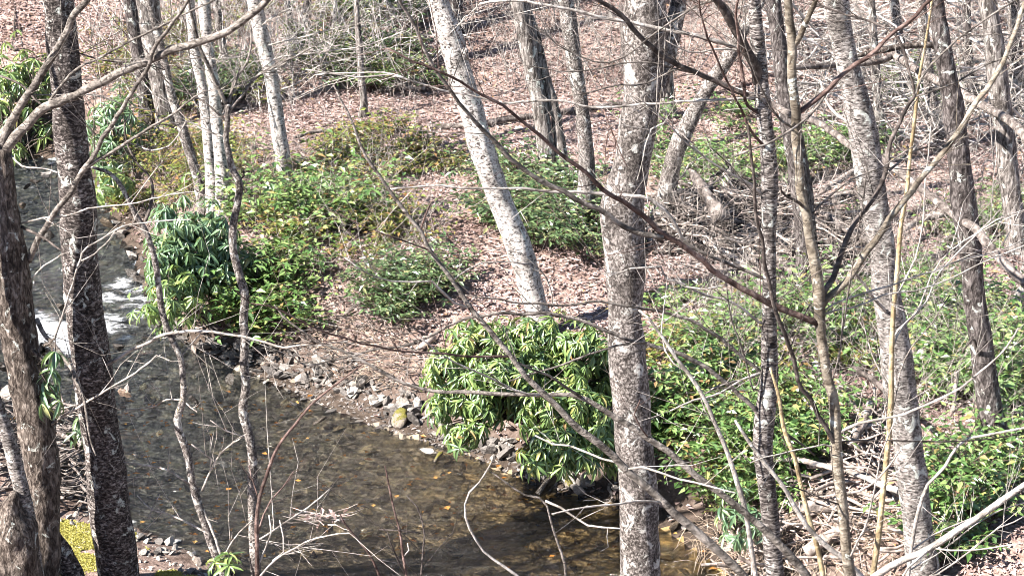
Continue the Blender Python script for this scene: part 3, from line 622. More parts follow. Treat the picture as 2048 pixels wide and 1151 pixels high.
t.br([(518, 95), (560, 85), (620, 70), (690, 52)], 5, 2.5, 'pale', -.4, 1.6)
t.br([(530, 128), (560, 114), (640, 105), (740, 88), (810, 62)], 5, 2.5, 'pale', -.5, 1.2)
t.br([(536, 150), (580, 120), (620, 95), (665, 78)], 4, 2.5, 'pale', -.4, 1.6)
t.br([(514, 60), (540, 38), (585, 15)], 4, 2.5, 'pale', -.4, 1.6)
t.br([(520, 90), (490, 110), (440, 118), (390, 140)], 4, 2.5, 'pale', -.5, 1.6)
t.br([(545, 185), (590, 170), (640, 130), (700, 118)], 4, 2.5, 'pale', -.4, 1.2)
t = Tree('furrowed_tree', 'grey furrowed tree at the upper left beyond the creek bend', 'tree', [(296, -5, 46), (309, 100, 44), (324, 180, 40), (332, 240, 42), (335, 268, 52)], 'furrow', None, up=6)
t = Tree('dark_trunk_tree', 'dark thin tree just left of the grey furrowed tree', 'tree', [(258, -5, 26), (268, 60, 26), (283, 150, 26), (298, 258, 32)], 'darkfurrow', None, up=6)
t = Tree('clump_birch', 'left stem of the three birches behind the forking sapling', 'tree', [(330, 130, 16), (344, 195, 18), (361, 243, 19), (376, 295, 20), (393, 348, 20), (410, 430, 24)], 'beech', None, up=5, group='birches in a clump by the creek')
t = Tree('clump_birch', 'middle stem of the three birches behind the forking sapling', 'tree', [(378, -5, 20), (385, 60, 20), (391, 110, 21), (404, 174, 22), (413, 243, 23), (421, 330, 25), (430, 436, 28)], 'birch', None, up=5, group='birches in a clump by the creek')
t = Tree('clump_birch', 'right stem of the three birches behind the forking sapling', 'tree', [(408, -5, 23), (417, 104, 24), (428, 174, 24), (433, 243, 25), (442, 330, 27), (452, 442, 30)], 'birch', None, up=5, group='birches in a clump by the creek')
t = Tree('broken_trunk', 'short bare brown trunk standing alone on the leaf covered flat', 'tree', [(716, 60, 12), (719, 94, 13), (722, 156, 14), (728, 209, 15), (726, 236, 19)], 'furrow', None, up=2.5, crown=False, sides=12)
t = Tree('leaning_snag', 'broken pale trunk leaning right behind the thick trunk', 'tree', [(1476, 80, 24), (1452, 122, 28), (1417, 174, 30), (1393, 215, 32), (1365, 271, 35), (1348, 313, 36), (1337, 365, 38), (1326, 415, 40), (1312, 452, 46)], 'beech', None, up=1.2, crown=False)
t = Tree('grey_trunk_tree', 'small pale tree directly behind the thick trunk', 'tree', [(1322, 60, 22), (1330, 120, 26), (1334, 180, 28), (1336, 232, 32)], 'furrow', None, up=5)
t = Tree('grey_trunk_tree', 'straight grey tree behind the tan sapling', 'tree', [(1546, -5, 30), (1558, 90, 32), (1572, 200, 36), (1590, 300, 40), (1606, 400, 42), (1614, 500, 42), (1618, 592, 48)], 'darkfurrow', None, up=6)
t = Tree('dark_trunk_tree', 'dark rough trunk in the bushes on the right bank', 'tree', [(1872, -5, 30), (1886, 100, 36), (1904, 200, 42), (1914, 280, 44), (1922, 350, 46), (1927, 400, 50), (1934, 450, 49), (1944, 540, 45), (1953, 620, 45), (1964, 700, 46), (1974, 780, 48), (1986, 850, 52), (1996, 905, 60)], 'darkfurrow', None, up=6)
t.br([(1966, 735), (1956, 700), (1946, 678), (1925, 702)], 7, 4, 'dark', -.3, 0)
t = Tree('grey_trunk_tree', 'pale grey trunk cut by the right edge', 'tree', [(1972, -5, 36), (1986, 70, 38), (1998, 180, 40), (2010, 278, 42), (2024, 400, 42), (2036, 480, 42), (2046, 560, 48)], 'furrow', 22.0, up=6)
for i, (lab, tr, mt) in enumerate([
    ('thin straight grey trunk right of the sturdy white birch top', [(1742, -5, 15), (1748, 87, 17), (1754, 180, 18), (1760, 285, 22)], 'furrow'),
    ('thin pale trunk by the tangle of fallen limbs, upper right', [(1786, -5, 20), (1796, 60, 20), (1806, 130, 22), (1818, 210, 26)], 'beech'),
    ('dark thin trunk near the right edge behind fallen limbs', [(1932, -5, 18), (1935, 80, 18), (1940, 160, 20), (1946, 230, 24)], 'darkfurrow'),
    ('pale thin trunk at the top right corner', [(2026, -5, 24), (2030, 80, 26), (2036, 170, 28), (2044, 240, 32)], 'beech'),
    ('dark bent trunk at the top left of the leafy flat', [(572, -5, 12), (580, 35, 14), (585, 70, 14), (588, 106, 17)], 'darkfurrow'),
    ('forked dark trunk on the slope at the top left', [(618, -5, 12), (608, 30, 15), (600, 62, 16), (596, 104, 19)], 'darkfurrow'),
    ('reddish brown trunk behind the top of the leaning birch', [(912, -5, 28), (914, 30, 28), (912, 62, 30)], 'darkfurrow'),
    ('slim grey trunk at the top beside the furrowed tree', [(432, -5, 14), (440, 60, 15), (450, 120, 16), (460, 172, 20)], 'furrow')]):
    Tree('background_tree', lab, 'tree', tr, mt, None, up=5, group='thin trees on the far slope', sides=12)
t = Tree('broken_trunk', 'stout dark snag behind the fallen limbs, upper right', 'tree', [(1846, 40, 20), (1852, 110, 22), (1862, 190, 24), (1872, 300, 30)], 'beech', None, up=3, crown=False, sides=14)

# --- slim birch and the saplings near the camera, right half
t = Tree('slim_birch', 'slim young birch with banded bark left of the tan sapling', 'tree',
         [(1509, 0, 24), (1514, 70, 28), (1519, 140, 30), (1526, 210, 31), (1534, 280, 30), (1539, 350, 33), (1538, 390, 33), (1538, 470, 29), (1539, 540, 28), (1538, 610, 31), (1539, 680, 34), (1539, 750, 36), (1531, 820, 41), (1526, 890, 39), (1533, 960, 39), (1540, 1030, 37), (1545, 1100, 35), (1551, 1151, 36)], 'slimbirch', 10.6, up=3, crown=False, sides=18, lump=.12)
t.br([(1516, 165), (1514, 139), (1500, 111), (1487, 80), (1469, 52), (1452, 24), (1434, 0), (1400, -50)], 24, 15, 'dark', -.3, .3, name='limb', sides=10)
t.br([(1495, 192), (1469, 181), (1434, 163), (1400, 149), (1365, 132), (1330, 115), (1299, 87), (1271, 63), (1247, 35), (1222, 17), (1195, 0), (1150, -40)], 14, 9, 'dark', -.4, 1.0)
t.br([(1520, 200), (1505, 194), (1495, 192)], 15, 14, 'dark', 0, 0)
t.br([(1500, 115), (1476, 101), (1434, 83), (1382, 73), (1334, 63), (1289, 52), (1243, 42), (1195, 33), (1156, 24), (1115, 16), (1070, 7), (1035, 3), (1000, 3), (960, 8)], 10, 6, 'pale', -.3, .9)
t.br([(1524, 195), (1483, 196), (1434, 200), (1382, 203), (1330, 207), (1278, 210), (1226, 213), (1181, 212), (1146, 205), (1104, 200), (1052, 202), (1021, 207), (969, 195), (917, 184), (865, 174), (820, 160), (785, 149), (726, 153), (667, 149), (611, 139)], 7, 3.5, 'pale', -.4, .8)
t.br([(820, 160), (780, 146), (700, 148), (630, 150)], 4, 3, 'pale', .2, .6)
t.br([(1490, 236), (1480, 215), (1466, 188), (1452, 156), (1434, 118), (1417, 80), (1407, 45), (1400, 0), (1396, -40)], 6, 4, 'red', -.4, 1.2)
t.br([(1534, 300), (1510, 270), (1490, 236)], 7, 6, 'red', -.2, 0)
t.br([(1527, 230), (1494, 209), (1487, 156), (1476, 104), (1476, 70), (1473, 35), (1476, 0), (1480, -40)], 8, 6, 'red', -.3, 1.0)
t.br([(1534, 760), (1520, 742), (1490, 714), (1462, 689), (1428, 665), (1393, 644), (1355, 629), (1313, 620), (1271, 615), (1226, 608), (1181, 604), (1139, 611), (1087, 609), (1035, 604), (1000, 599), (930, 590)], 10, 3.5, 'mid', -.5, .8)
t.br([(1530, 850), (1500, 808), (1469, 780), (1448, 762), (1421, 738), (1389, 721), (1355, 703), (1313, 689), (1264, 679), (1226, 665), (1184, 648), (1139, 634), (1094, 625), (1052, 629), (1000, 627), (966, 630), (917, 641), (889, 655), (848, 675), (806, 688), (750, 700), (709, 710), (653, 724), (604, 728), (583, 710)], 12, 3.5, 'mid', -.6, .6)
t.br([(1290, 684), (1243, 689), (1191, 707), (1139, 724), (1070, 745), (1017, 762)], 6, 4, 'mid', -.2, .8)
t.br([(1532, 650), (1518, 644), (1494, 627), (1466, 606), (1441, 595), (1410, 589), (1379, 576), (1365, 568), (1330, 557), (1323, 535), (1295, 536), (1261, 538), (1236, 547), (1205, 547)], 8, 3.5, 'pale', -.3, 1.0)
t.br([(1445, 571), (1400, 578), (1372, 573)], 4, 5, 'pale', 0, .8, root='z')
t.br([(1365, 481), (1351, 450), (1334, 429), (1313, 411), (1285, 394), (1243, 391), (1174, 387), (1104, 386), (1042, 381), (1000, 379), (952, 377), (848, 374), (778, 379)], 10, 4, 'pale', -.3, .6)
t.br([(1536, 560), (1460, 530), (1400, 505), (1365, 481)], 9, 9, 'mid', -.1, .4)
t.br([(1337, 143), (1358, 122), (1365, 101)], 4, 3, 'mid', 0, 0)
t.br([(1365, 132), (1337, 143), (1302, 160), (1278, 169), (1243, 170), (1195, 181), (1139, 191)], 5, 3, 'mid', -.3, 1.0)
t.br([(1505, 125), (1480, 60), (1434, 5), (1382, 21), (1330, 52), (1289, 83), (1243, 115), (1209, 125), (1174, 118), (1139, 101), (1104, 80), (1070, 52)], 6, 3, 'mid', -.4, 1.0)
t.br([(1400, 149), (1348, 139), (1313, 129), (1243, 127), (1195, 139), (1139, 146), (1094, 139), (1040, 130)], 5, 2.5, 'mid', -.3, 1.0)
t.br([(1500, 110), (1469, 99), (1434, 101), (1382, 104), (1361, 97), (1330, 80)], 6, 3, 'pale', -.2, 1.0)
t.br([(1536, 400), (1504, 372), (1452, 341), (1400, 306), (1365, 275), (1334, 243), (1302, 215), (1270, 190)], 6, 3, 'pale', -.3, .8)
t.br([(1334, 243), (1299, 261), (1288, 299), (1281, 334), (1274, 361)], 5, 3, 'pale', -.1, .8)
t.br([(1536, 740), (1498, 753), (1435, 788), (1383, 802), (1341, 821)], 6, 4, 'pale', -.3, .5)
t.br([(1205, 213), (1216, 243), (1229, 275), (1243, 306), (1254, 334)], 4, 2.5, 'red', -.1, .8)
t.br([(1536, 700), (1508, 780), (1494, 728), (1480, 679), (1459, 630), (1452, 575), (1442, 519), (1424, 470), (1403, 408)], 5, 3, 'mid', -.3, .9)

t = Tree('tan_sapling', 'tan many branched sapling at the right, nearest to the camera', 'sapling',
         [(1576, -10, 15), (1578, 35, 16), (1585, 87, 19), (1583, 139, 18), (1587, 188, 18), (1592, 222, 18), (1592, 278, 18), (1599, 334, 18), (1604, 400, 19), (1608, 408, 19), (1618, 467, 20), (1630, 529, 21), (1637, 575, 23), (1639, 623, 22), (1642, 668, 20), (1649, 714, 20), (1660, 773, 21), (1664, 785, 21), (1671, 855, 23), (1674, 924, 24), (1683, 994, 23), (1690, 1064, 23), (1695, 1116, 23), (1701, 1151, 24)], 'tan', 8.3, up=1.5, crown=False, sides=14, lump=.12)
t.br([(1586, 95), (1594, 87), (1604, 63), (1618, 35), (1630, 3), (1645, -50)], 13, 10, 'tan', -.1, .6)
t.br([(1640, 615), (1646, 603), (1667, 585), (1695, 554), (1715, 526), (1736, 498), (1761, 470), (1778, 439), (1799, 411), (1830, 380), (1847, 354), (1882, 313), (1917, 268), (1948, 215), (1976, 174), (2000, 132), (2021, 83), (2039, 42), (2060, -20)], 15, 10, 'tan', .5, 1.0, name='limb', sides=9)
t.br([(1641, 600), (1649, 582), (1667, 554), (1681, 516), (1695, 484), (1712, 450), (1733, 418), (1752, 383), (1768, 344), (1775, 302), (1792, 261), (1809, 222), (1830, 191)], 12, 8, 'dark', .4, .8, name='limb', sides=8)
t.br([(1830, 191), (1827, 167), (1816, 129), (1806, 94), (1788, 66), (1743, 45), (1674, 24), (1620, 5)], 7, 4, 'dark', .2, 1.2)
t.br([(1830, 191), (1834, 184), (1847, 146), (1875, 115), (1917, 76), (1959, 45), (2004, 17), (2060, -10)], 6, 4.5, 'mid', .2, 1.2)
t.br([(1832, 192), (1837, 191), (1882, 177), (1917, 163), (1952, 139), (1993, 122), (2048, 97), (2080, 80)], 5.5, 4, 'mid', .3, 1.2)
t.br([(1592, 228), (1601, 222), (1629, 198), (1656, 174), (1681, 149), (1708, 129), (1743, 108), (1778, 76), (1813, 52), (1840, 24), (1865, 0), (1900, -40)], 11, 8, 'red', .3, 1.0, name='limb')
t.br([(1656, 181), (1639, 208), (1615, 236), (1576, 268), (1542, 285), (1503, 302), (1470, 312)], 6, 5, 'mid', -.3, 1.0)
t.br([(1640, 648), (1608, 637), (1563, 620), (1535, 606), (1510, 588), (1466, 568), (1435, 547), (1400, 519), (1365, 495), (1327, 470), (1289, 432), (1250, 408), (1219, 388), (1191, 365), (1167, 341), (1132, 313), (1101, 285), (1070, 257), (1035, 236), (1000, 205), (969, 191), (941, 174), (900, 149), (858, 130), (813, 115), (775, 97)], 15, 4, 'red', -.7, .8, name='limb')
t.br([(1325, 475), (1278, 467), (1243, 450), (1195, 422), (1156, 401), (1122, 380), (1070, 351), (1035, 327), (1000, 292), (962, 250), (938, 222), (907, 188), (879, 153), (855, 118), (834, 76), (820, 42), (799, 0), (785, -40)], 12, 6, 'mid', -.4, .7, name='limb')
t.br([(1672, 905), (1671, 896), (1653, 861), (1632, 837), (1622, 806), (1605, 785), (1591, 750), (1583, 714), (1570, 672), (1552, 630), (1542, 582), (1528, 536), (1521, 477), (1510, 432), (1507, 380), (1503, 303), (1495, 250)], 11, 6, 'dark', -.4, .7, name='limb')
t.br([(1674, 868), (1695, 855), (1737, 839), (1779, 832), (1814, 823), (1855, 806), (1890, 788), (1918, 774), (1949, 750), (1990, 715), (2037, 655)], 8, 4, 'pale', -.3, .6)
t.br([(1688, 987), (1723, 980), (1744, 966), (1768, 942), (1800, 900)], 6, 4, 'pale', -.2, .6)
t.br([(1685, 1010), (1660, 1003), (1620, 985), (1580, 968)], 5, 3, 'dark', -.2, .8)
t.br([(1608, 415), (1590, 398), (1572, 390), (1560, 372)], 8, 4, 'dark', -.2, .8)
t.br([(1695, 1125), (1710, 1090), (1735, 1030), (1750, 960), (1765, 900), (1790, 840)], 6, 3, 'pale', -.3, .7)
t.br([(1660, 775), (1678, 700), (1690, 640), (1700, 560), (1725, 400), (1735, 330)], 5, 3, 'mid', -.3, 1.0)

t.br([(1641, 630), (1656, 623), (1695, 616), (1778, 585), (1847, 575), (1910, 550), (1969, 522), (2021, 502), (2070, 480)], 5, 3, 'pale', .4, .7)
t.br([(1641, 625), (1680, 600), (1743, 581), (1795, 564), (1868, 543), (1920, 522), (1986, 502), (2060, 470)], 5, 3, 'pale', .5, .7)
t.br([(1672, 893), (1657, 889), (1615, 896), (1556, 910), (1500, 925)], 4, 3, 'pale', -.2, .6)
t.br([(1673, 884), (1688, 882), (1779, 881), (1848, 881), (1953, 881), (2048, 868)], 4.5, 3, 'dark', .3, .8)
t.br([(1592, 260), (1560, 240), (1530, 190), (1500, 120), (1480, 60)], 6, 3, 'mid', -.2, 1.2)
t.br([(1612, 440), (1650, 400), (1700, 360), (1760, 340), (1830, 290)], 5, 3, 'mid', .2, 1.2)
t = Tree('golden_sapling', 'thin straight golden stem in front of the sturdy white birch', 'sapling',
         [(1851, 87, 5), (1839, 153, 6), (1834, 195, 7), (1829, 243, 8), (1820, 313, 8), (1814, 382, 9), (1802, 450, 9), (1795, 536, 10), (1788, 606, 10), (1783, 710, 10), (1782, 802, 11), (1775, 896, 12), (1765, 994, 12), (1758, 1064, 13), (1747, 1144, 13)], 'gold', 9.2, up=.8, crown=False, sides=8)
t.br([(1788, 606), (1800, 580), (1830, 520), (1845, 470), (1850, 400), (1855, 330), (1862, 250)], 5, 3, 'pale', .3, 1.0)
t.br([(1783, 700), (1800, 660), (1850, 600), (1880, 540), (1930, 490), (1990, 440), (2048, 420)], 5, 3, 'pale', .3, .9)
t.br([(1782, 780), (1770, 760), (1740, 700), (1725, 640)], 5, 3, 'mid', .2, .8)
t.br([(1782, 720), (1788, 668), (1833, 623), (1861, 561), (1879, 526), (1917, 488), (1945, 470), (2000, 420)], 5, 3, 'pale', .3, .8)
t.br([(1780, 840), (1820, 700), (1870, 640), (1900, 590)], 4, 3, 'mid', .2, .9)
t = Tree('golden_sapling', 'short golden brown stem leaning left at the bottom right', 'sapling',
         [(1540, 735, 5), (1556, 785, 7), (1570, 865, 9), (1587, 907, 9), (1601, 966, 9), (1618, 1036, 10), (1636, 1098, 10), (1646, 1151, 11)], 'gold', 9.6, up=0, crown=False, sides=8)
t.br([(1571, 866), (1601, 886), (1629, 910)], 6, 4, 'dark', .1, 0)
t = Tree('thin_sapling', 'pale straight stem slanting across the slim birch at the bottom right', 'sapling',
         [(1470, 840, 6), (1500, 886, 8), (1531, 928, 9), (1563, 966, 9), (1591, 1015, 10), (1618, 1057, 10), (1650, 1088, 11), (1685, 1116, 11), (1730, 1160, 12)], 'pale', 8.9, up=0, crown=False, sides=8)
t = Tree('leaning_sapling', 'pale thick branch rising to the right edge from the bottom', 'sapling',
         [(2090, 945, 10), (2048, 969, 11), (2023, 987, 12), (1988, 1011, 13), (1953, 1036, 13), (1918, 1057, 13), (1883, 1081, 14), (1848, 1102, 14), (1796, 1123, 14), (1751, 1151, 15)], 'pale', 7.6, up=.5, crown=False, sides=10)
t.br([(1860, 1098), (1820, 1130), (1800, 1160)], 6, 5, 'pale', -.2, 0)
t.br([(1862, 1095), (1900, 1100), (1970, 1095), (2048, 1085)], 5, 3, 'pale', -.2, 1.0)
t = Tree('thin_sapling', 'wiry pale sapling spreading over the bushes at the right edge', 'sapling',
         [(2070, 850, 4), (2048, 855, 5), (2016, 861, 5), (1970, 870, 6), (1929, 879, 6), (1904, 907, 6), (1883, 942, 7), (1862, 959, 7), (1840, 1010, 8), (1825, 1080, 8), (1815, 1160, 9)], 'pale', 9.4, up=0, crown=False, sides=7)
t.br([(1822, 1100), (1880, 1060), (1950, 1030), (2048, 975)], 5, 3, 'pale', .3, 1.0)
t.br([(1816, 1160), (1866, 1151), (1935, 1105), (1988, 1063), (2048, 1032), (2080, 1010)], 5, 3, 'pale', .2, .9)
t.br([(1818, 1140), (1900, 1090), (1980, 1030), (2060, 1000)], 4, 3, 'pale', .2, 1.0)

# --- saplings leaning in from the bottom
t = Tree('leaning_sapling', 'long dark sapling leaning from the bottom right to the upper left', 'sapling',
         [(667, 170, 3), (684, 205, 4), (702, 236, 5), (716, 278, 6), (729, 309, 6), (754, 344, 7), (778, 380, 7), (799, 408, 8), (820, 436, 8), (841, 460, 8), (858, 498, 9), (879, 526, 9), (900, 554, 9), (921, 585, 10), (941, 616, 10), (969, 648, 10), (997, 682, 11), (1024, 714, 11), (1045, 745, 12), (1073, 773, 12), (1118, 816, 13), (1150, 851, 14), (1188, 879, 14), (1226, 910, 15), (1251, 938, 15), (1289, 969, 16), (1320, 997, 16), (1348, 1025, 17), (1383, 1053, 17), (1418, 1084, 18), (1449, 1112, 18), (1484, 1147, 19)], 'mid', 8.0, up=0, crown=False, sides=10, lump=.15)
t.br([(862, 404), (848, 439), (841, 460)], 4, 5, 'red', 0, .5, root='z')
t.br([(858, 500), (830, 490), (795, 477), (754, 463)], 5, 3, 'red', -.2, .7)
t.br([(1020, 712), (952, 712), (882, 709), (830, 705), (778, 696), (726, 686), (681, 672), (639, 658), (597, 641), (552, 616), (500, 606)], 6, 3, 'red', -.5, .9)
t.br([(941, 616), (900, 600), (860, 560), (820, 565), (760, 560), (730, 545), (690, 515)], 6, 3, 'pale', -.2, 1.0)
t.br([(905, 560), (960, 525), (1000, 522), (1060, 530)], 4, 3, 'pale', .2, .6)
t.br([(1240, 925), (1223, 921), (1181, 907), (1153, 891), (1118, 889), (1070, 870)], 6, 4, 'pale', .2, .6)
t.br([(1251, 938), (1296, 933), (1338, 949), (1376, 962), (1418, 969), (1470, 985)], 6, 4, 'pale', -.2, .6)
t.br([(1330, 1005), (1306, 1002), (1226, 1009), (1157, 1016), (1104, 1027)], 6, 4, 'pale', -.3, .6)
t = Tree('leaning_sapling', 'grey curved sapling reaching left over the big rhododendron', 'sapling',
         [(549, 609, 3), (570, 637, 4), (601, 658, 4), (639, 686, 5), (674, 696, 5), (709, 714, 5), (743, 731, 6), (778, 752, 6), (813, 768, 6), (848, 778, 7), (876, 783, 7), (935, 783, 8), (988, 787, 8), (1045, 788, 8), (1091, 790, 9), (1139, 788, 10), (1174, 799, 11), (1202, 816, 12), (1230, 834, 12), (1265, 854, 13), (1300, 879, 13), (1334, 900, 13), (1366, 928, 14), (1397, 955, 14), (1428, 976, 14), (1460, 1001, 15), (1495, 1029, 15), (1530, 1060, 16), (1580, 1110, 16), (1620, 1160, 17)], 'mid', 8.8, up=0, crown=False, sides=9, lump=.15)
t.br([(1164, 795), (1129, 771), (1098, 750), (1045, 728), (1000, 700)], 8, 3, 'mid', -.3, .8)
t.br([(1087, 790), (1042, 785), (1000, 767), (962, 748), (917, 731), (875, 707), (834, 672)], 6, 3, 'pale', -.3, .8)
t.br([(1300, 879), (1278, 850), (1266, 820), (1280, 800)], 4, 3, 'red', -.1, .5)
t = Tree('thin_sapling', 'thin pale stem slanting down the bushes right of the thick trunk', 'sapling',
         [(1278, 620, 4), (1299, 637, 5), (1313, 658, 6), (1334, 686, 7), (1351, 714, 7), (1376, 745, 8), (1404, 788, 8), (1418, 816, 9), (1432, 851, 9), (1449, 889, 9), (1463, 928, 9), (1477, 973, 10), (1488, 1008, 10), (1500, 1080, 10), (1512, 1160, 11)], 'pale', 9.8, up=0, crown=False, sides=8)
t.br([(1376, 745), (1340, 720), (1320, 650), (1330, 600)], 4, 3, 'pale', .2, .8)
t.br([(1432, 851), (1400, 800), (1480, 760), (1520, 750)], 4, 3, 'mid', .2, .8)
t = Tree('bent_twig', 'white hooked twig curving up out of the bottom edge', 'sapling',
         [(985, 920, 2), (977, 931, 3), (967, 955, 3.5), (939, 983, 4), (930, 1008, 4), (932, 1039, 5), (949, 1074, 5), (970, 1105, 5), (995, 1123, 6), (1035, 1151, 6)], 'pale', 8.6, up=0, crown=False, sides=7)
t = Tree('thin_sapling', 'thin pale sapling dividing over the creek below the rhododendron', 'sapling',
         [(985, 945, 2), (1000, 955, 3), (1028, 976, 3.5), (1052, 990, 4), (1091, 1001, 4), (1094, 1010, 4), (1104, 1050, 4), (1118, 1091, 5), (1129, 1123, 5), (1132, 1151, 6)], 'mid', 9.0, up=0, crown=False, sides=7)
t.br([(1091, 1001), (1136, 1022), (1167, 1046), (1202, 1051), (1240, 1056)], 6, 4, 'pale', -.2, .7)
t = Tree('thin_sapling', 'dark two stemmed twig standing up over the middle of the creek', 'sapling',
         [(770, 931, 3), (779, 976, 4), (789, 1022, 4.5), (800, 1063, 5), (806, 1109, 6), (813, 1151, 6)], 'red', 9.2, up=0, crown=False, sides=7)
t.br([(841, 1190), (841, 1151), (845, 1091), (847, 1053), (834, 1018), (813, 990)], 6, 3, 'dark', 0, .6)
t.br([(841, 1065), (800, 1060), (758, 1058)], 4, 3, 'dark', 0, .4)
t.br([(810, 1147), (789, 1102), (775, 1063)], 5, 3, 'dark', -.1, .4)
t.br([(806, 1113), (820, 1095), (815, 1085)], 4, 3, 'pale', 0, .3)
t = Tree('thin_sapling', 'single bare twig leaning left over the lower creek', 'sapling', [(678, 1025, 3), (685, 1039, 4), (712, 1074, 5), (740, 1109, 5), (759, 1151, 6)], 'red', 9.4, up=0, crown=False, sides=7)
t = Tree('wiry_sapling', 'wiry brown sapling with upswept twigs rising from the lower left', 'sapling',
         [(760, 700, 2.5), (692, 753, 3.5), (650, 785, 4), (618, 813, 5), (594, 844, 5.5), (570, 872, 6), (552, 900, 6.5), (535, 945, 7), (521, 987, 7.5), (514, 1029, 8), (514, 1098, 9), (514, 1151, 9)], 'red', 9.5, up=0, crown=False, sides=8)
t.br([(516, 1065), (521, 1046), (538, 1008), (563, 976), (587, 942)], 5, 3, 'red', .2, .6)
t.br([(512, 1105), (500, 1095), (535, 1067), (570, 1043), (604, 1022), (639, 994), (660, 976)], 5, 3, 'pale', .3, .8)
t.br([(514, 1160), (552, 1116), (587, 1095), (622, 1079), (657, 1072), (699, 1065)], 6, 3, 'pale', -.3, .8)
t.br([(516, 1130), (521, 1116), (542, 1063), (538, 1029)], 5, 3, 'pale', .1, .8)
t.br([(545, 1120), (563, 1109), (559, 1039)], 4, 3, 'pale', .1, .5)
t.br([(518, 1000), (505, 960), (498, 930)], 4, 3, 'red', .2, .5)

# ------------------------------------------------------------------ rhododendrons: whorls of long drooping leaves
LEAFMESH = {}
def leaf_proto(mat, i):
    if (mat, i) not in LEAFMESH:
        V0, F0 = LONG; V = V0.copy(); V[:, 2] *= (.5, 1.0, 1.5)[i]; V[:, 1] *= (.18, .21, .24)[i]
        LEAFMESH[mat, i] = mesh('leaf', V, F0, M[mat])
    return LEAFMESH[mat, i]
def rhodo(label, cpx, cpy, D, wpx, hpx, mat, n_whorl, leafL=.15, depth=.8, single=300, seed=1, name='rhododendron', droop=(.15, 1.1), base=None, group=None, lumps=None):
    rs = np.random.default_rng(seed)
    c = P(cpx, cpy, D); s = mpp(c); a, h = wpx*.5*s, hpx*.5*s/cp
    b = P(cpx, cpy+hpx*.42, D) if base is None else np.array(base); b[2] = float(ground(b[0], b[1])) if base is None else b[2]
    root = thing(name, label, 'shrub', b, group)
    # whorl tips on an uneven dome
    d = unit(rs.normal(0, 1, (n_whorl*3, 3))); d = d[(d[:, 2] > -.75)][:n_whorl]
    rr = rs.uniform(.3, 1.1, len(d))**.5*(1+.65*np.array([mnoise.noise(Vector(q*2.1)+Vector((seed, 0, 0))) for q in d]))
    tip = c+d*rr[:, None]*np.array([a, depth, h])
    if lumps:
        tips = []; tot = sum(q[2]*q[3] for q in lumps); i0 = 0
        for lx, ly, lw, lh, dD in lumps:
            k = max(3, int(len(d)*lw*lh/tot)); j = slice(i0, i0+k); i0 += k; lc = P(lx, ly, D+dD); ls = mpp(lc)
            tips.append(lc+d[j]*rr[j][:, None]*np.array([lw*.5*ls, min(depth, lw*.5*ls), lh*.5*ls/cp]))
        tip = np.vstack(tips); d = d[:len(tip)]
    # stems
    st = []; R = []
    for q in tip[::2]:
        m = b+(q-b)*.5+np.array([rs.normal(0, .06), rs.normal(0, .06), .10]); st.append([b+rs.normal(0, .05, 3)*[1, 1, 0], b+(m-b)*.5+rs.normal(0, .03, 3), m, m+(q-m)*.6, q]); R.append([.016, .012, .009, .006, .004])
    V, F = strands(np.array(st), np.array(R), 5); o = link('stems', mesh('stems', local(V, root), F, M['brownfurrow']), root)
    pos = []; ax = []; nr = []; L = []
    for q, dd in zip(tip, d):
        k = rs.integers(6, 12); a0 = rs.uniform(0, 6.28); dr = rs.uniform(*droop)*(1.05-.55*max(0, dd[2]))
        shoot = unit(np.array([dd[0]*.6, dd[1]*.6, 1.0])); e1 = unit(np.cross(shoot, [0.3, 1, 0])); e2 = np.cross(shoot, e1)
        for j in range(k):
            an = a0+j*6.283/k+rs.normal(0, .15); out = e1*math.cos(an)+e2*math.sin(an); dj = dr+rs.normal(0, .18)
            v = unit(out*math.cos(dj)-shoot*math.sin(dj)*1.0); up = unit(shoot*math.cos(dj)+out*math.sin(dj)+rs.normal(0, .12, 3))
            pos.append(q+shoot*rs.normal(0, .012)); ax.append(v); nr.append(up); L.append(leafL*rs.uniform(.55, 1.25))
    pos = np.array(pos); ax = np.array(ax); nr = np.array(nr); L = np.array(L)
    order = np.argsort((pos-c)@np.array([-.15, -1, .35])*-1)      # the outer leaves, towards the viewer and the light
    one, rest = order[:single], order[single:]
    for i in one:
        o = bpy.data.objects.new('leaf', leaf_proto(mat, int(rs.integers(3)))); COL.objects.link(o); o.parent = root
        x = Vector(ax[i]).normalized(); y = Vector(nr[i]).cross(x).normalized(); z = x.cross(y)
        from mathutils import Matrix
        m4 = Matrix((x, y, z)).transposed().to_4x4(); o.matrix_basis = Matrix.Translation(Vector(pos[i]-np.array(root.location))) @ m4 @ Matrix.Diagonal((L[i], L[i], L[i], 1))
    if len(rest):
        V, F = leaves(local(pos[rest], root), ax[rest], nr[rest], L[rest], L[rest]*.21, LONG)
        o = link('foliage', mesh('foliage', V, F, M[mat]), root); o['kind'] = 'stuff'
    return root
rhodo('big glossy rhododendron overhanging the water at the foot of the leaning birch', 1010, 765, 18.7, 365, 255, 'rhodo', 640, .125, .75, 300, 3, base=hit(1060, 840), lumps=[(950, 690, 130, 80, .1), (1060, 680, 150, 90, .2), (1160, 705, 130, 100, .1), (890, 745, 110, 90, -.1), (985, 745, 150, 90, -.2), (1095, 750, 130, 80, 0), (885, 810, 80, 70, -.3), (955, 815, 90, 70, -.3), (925, 868, 80, 50, -.5), (1215, 745, 90, 110, .2), (1040, 800, 80, 60, -.1)])
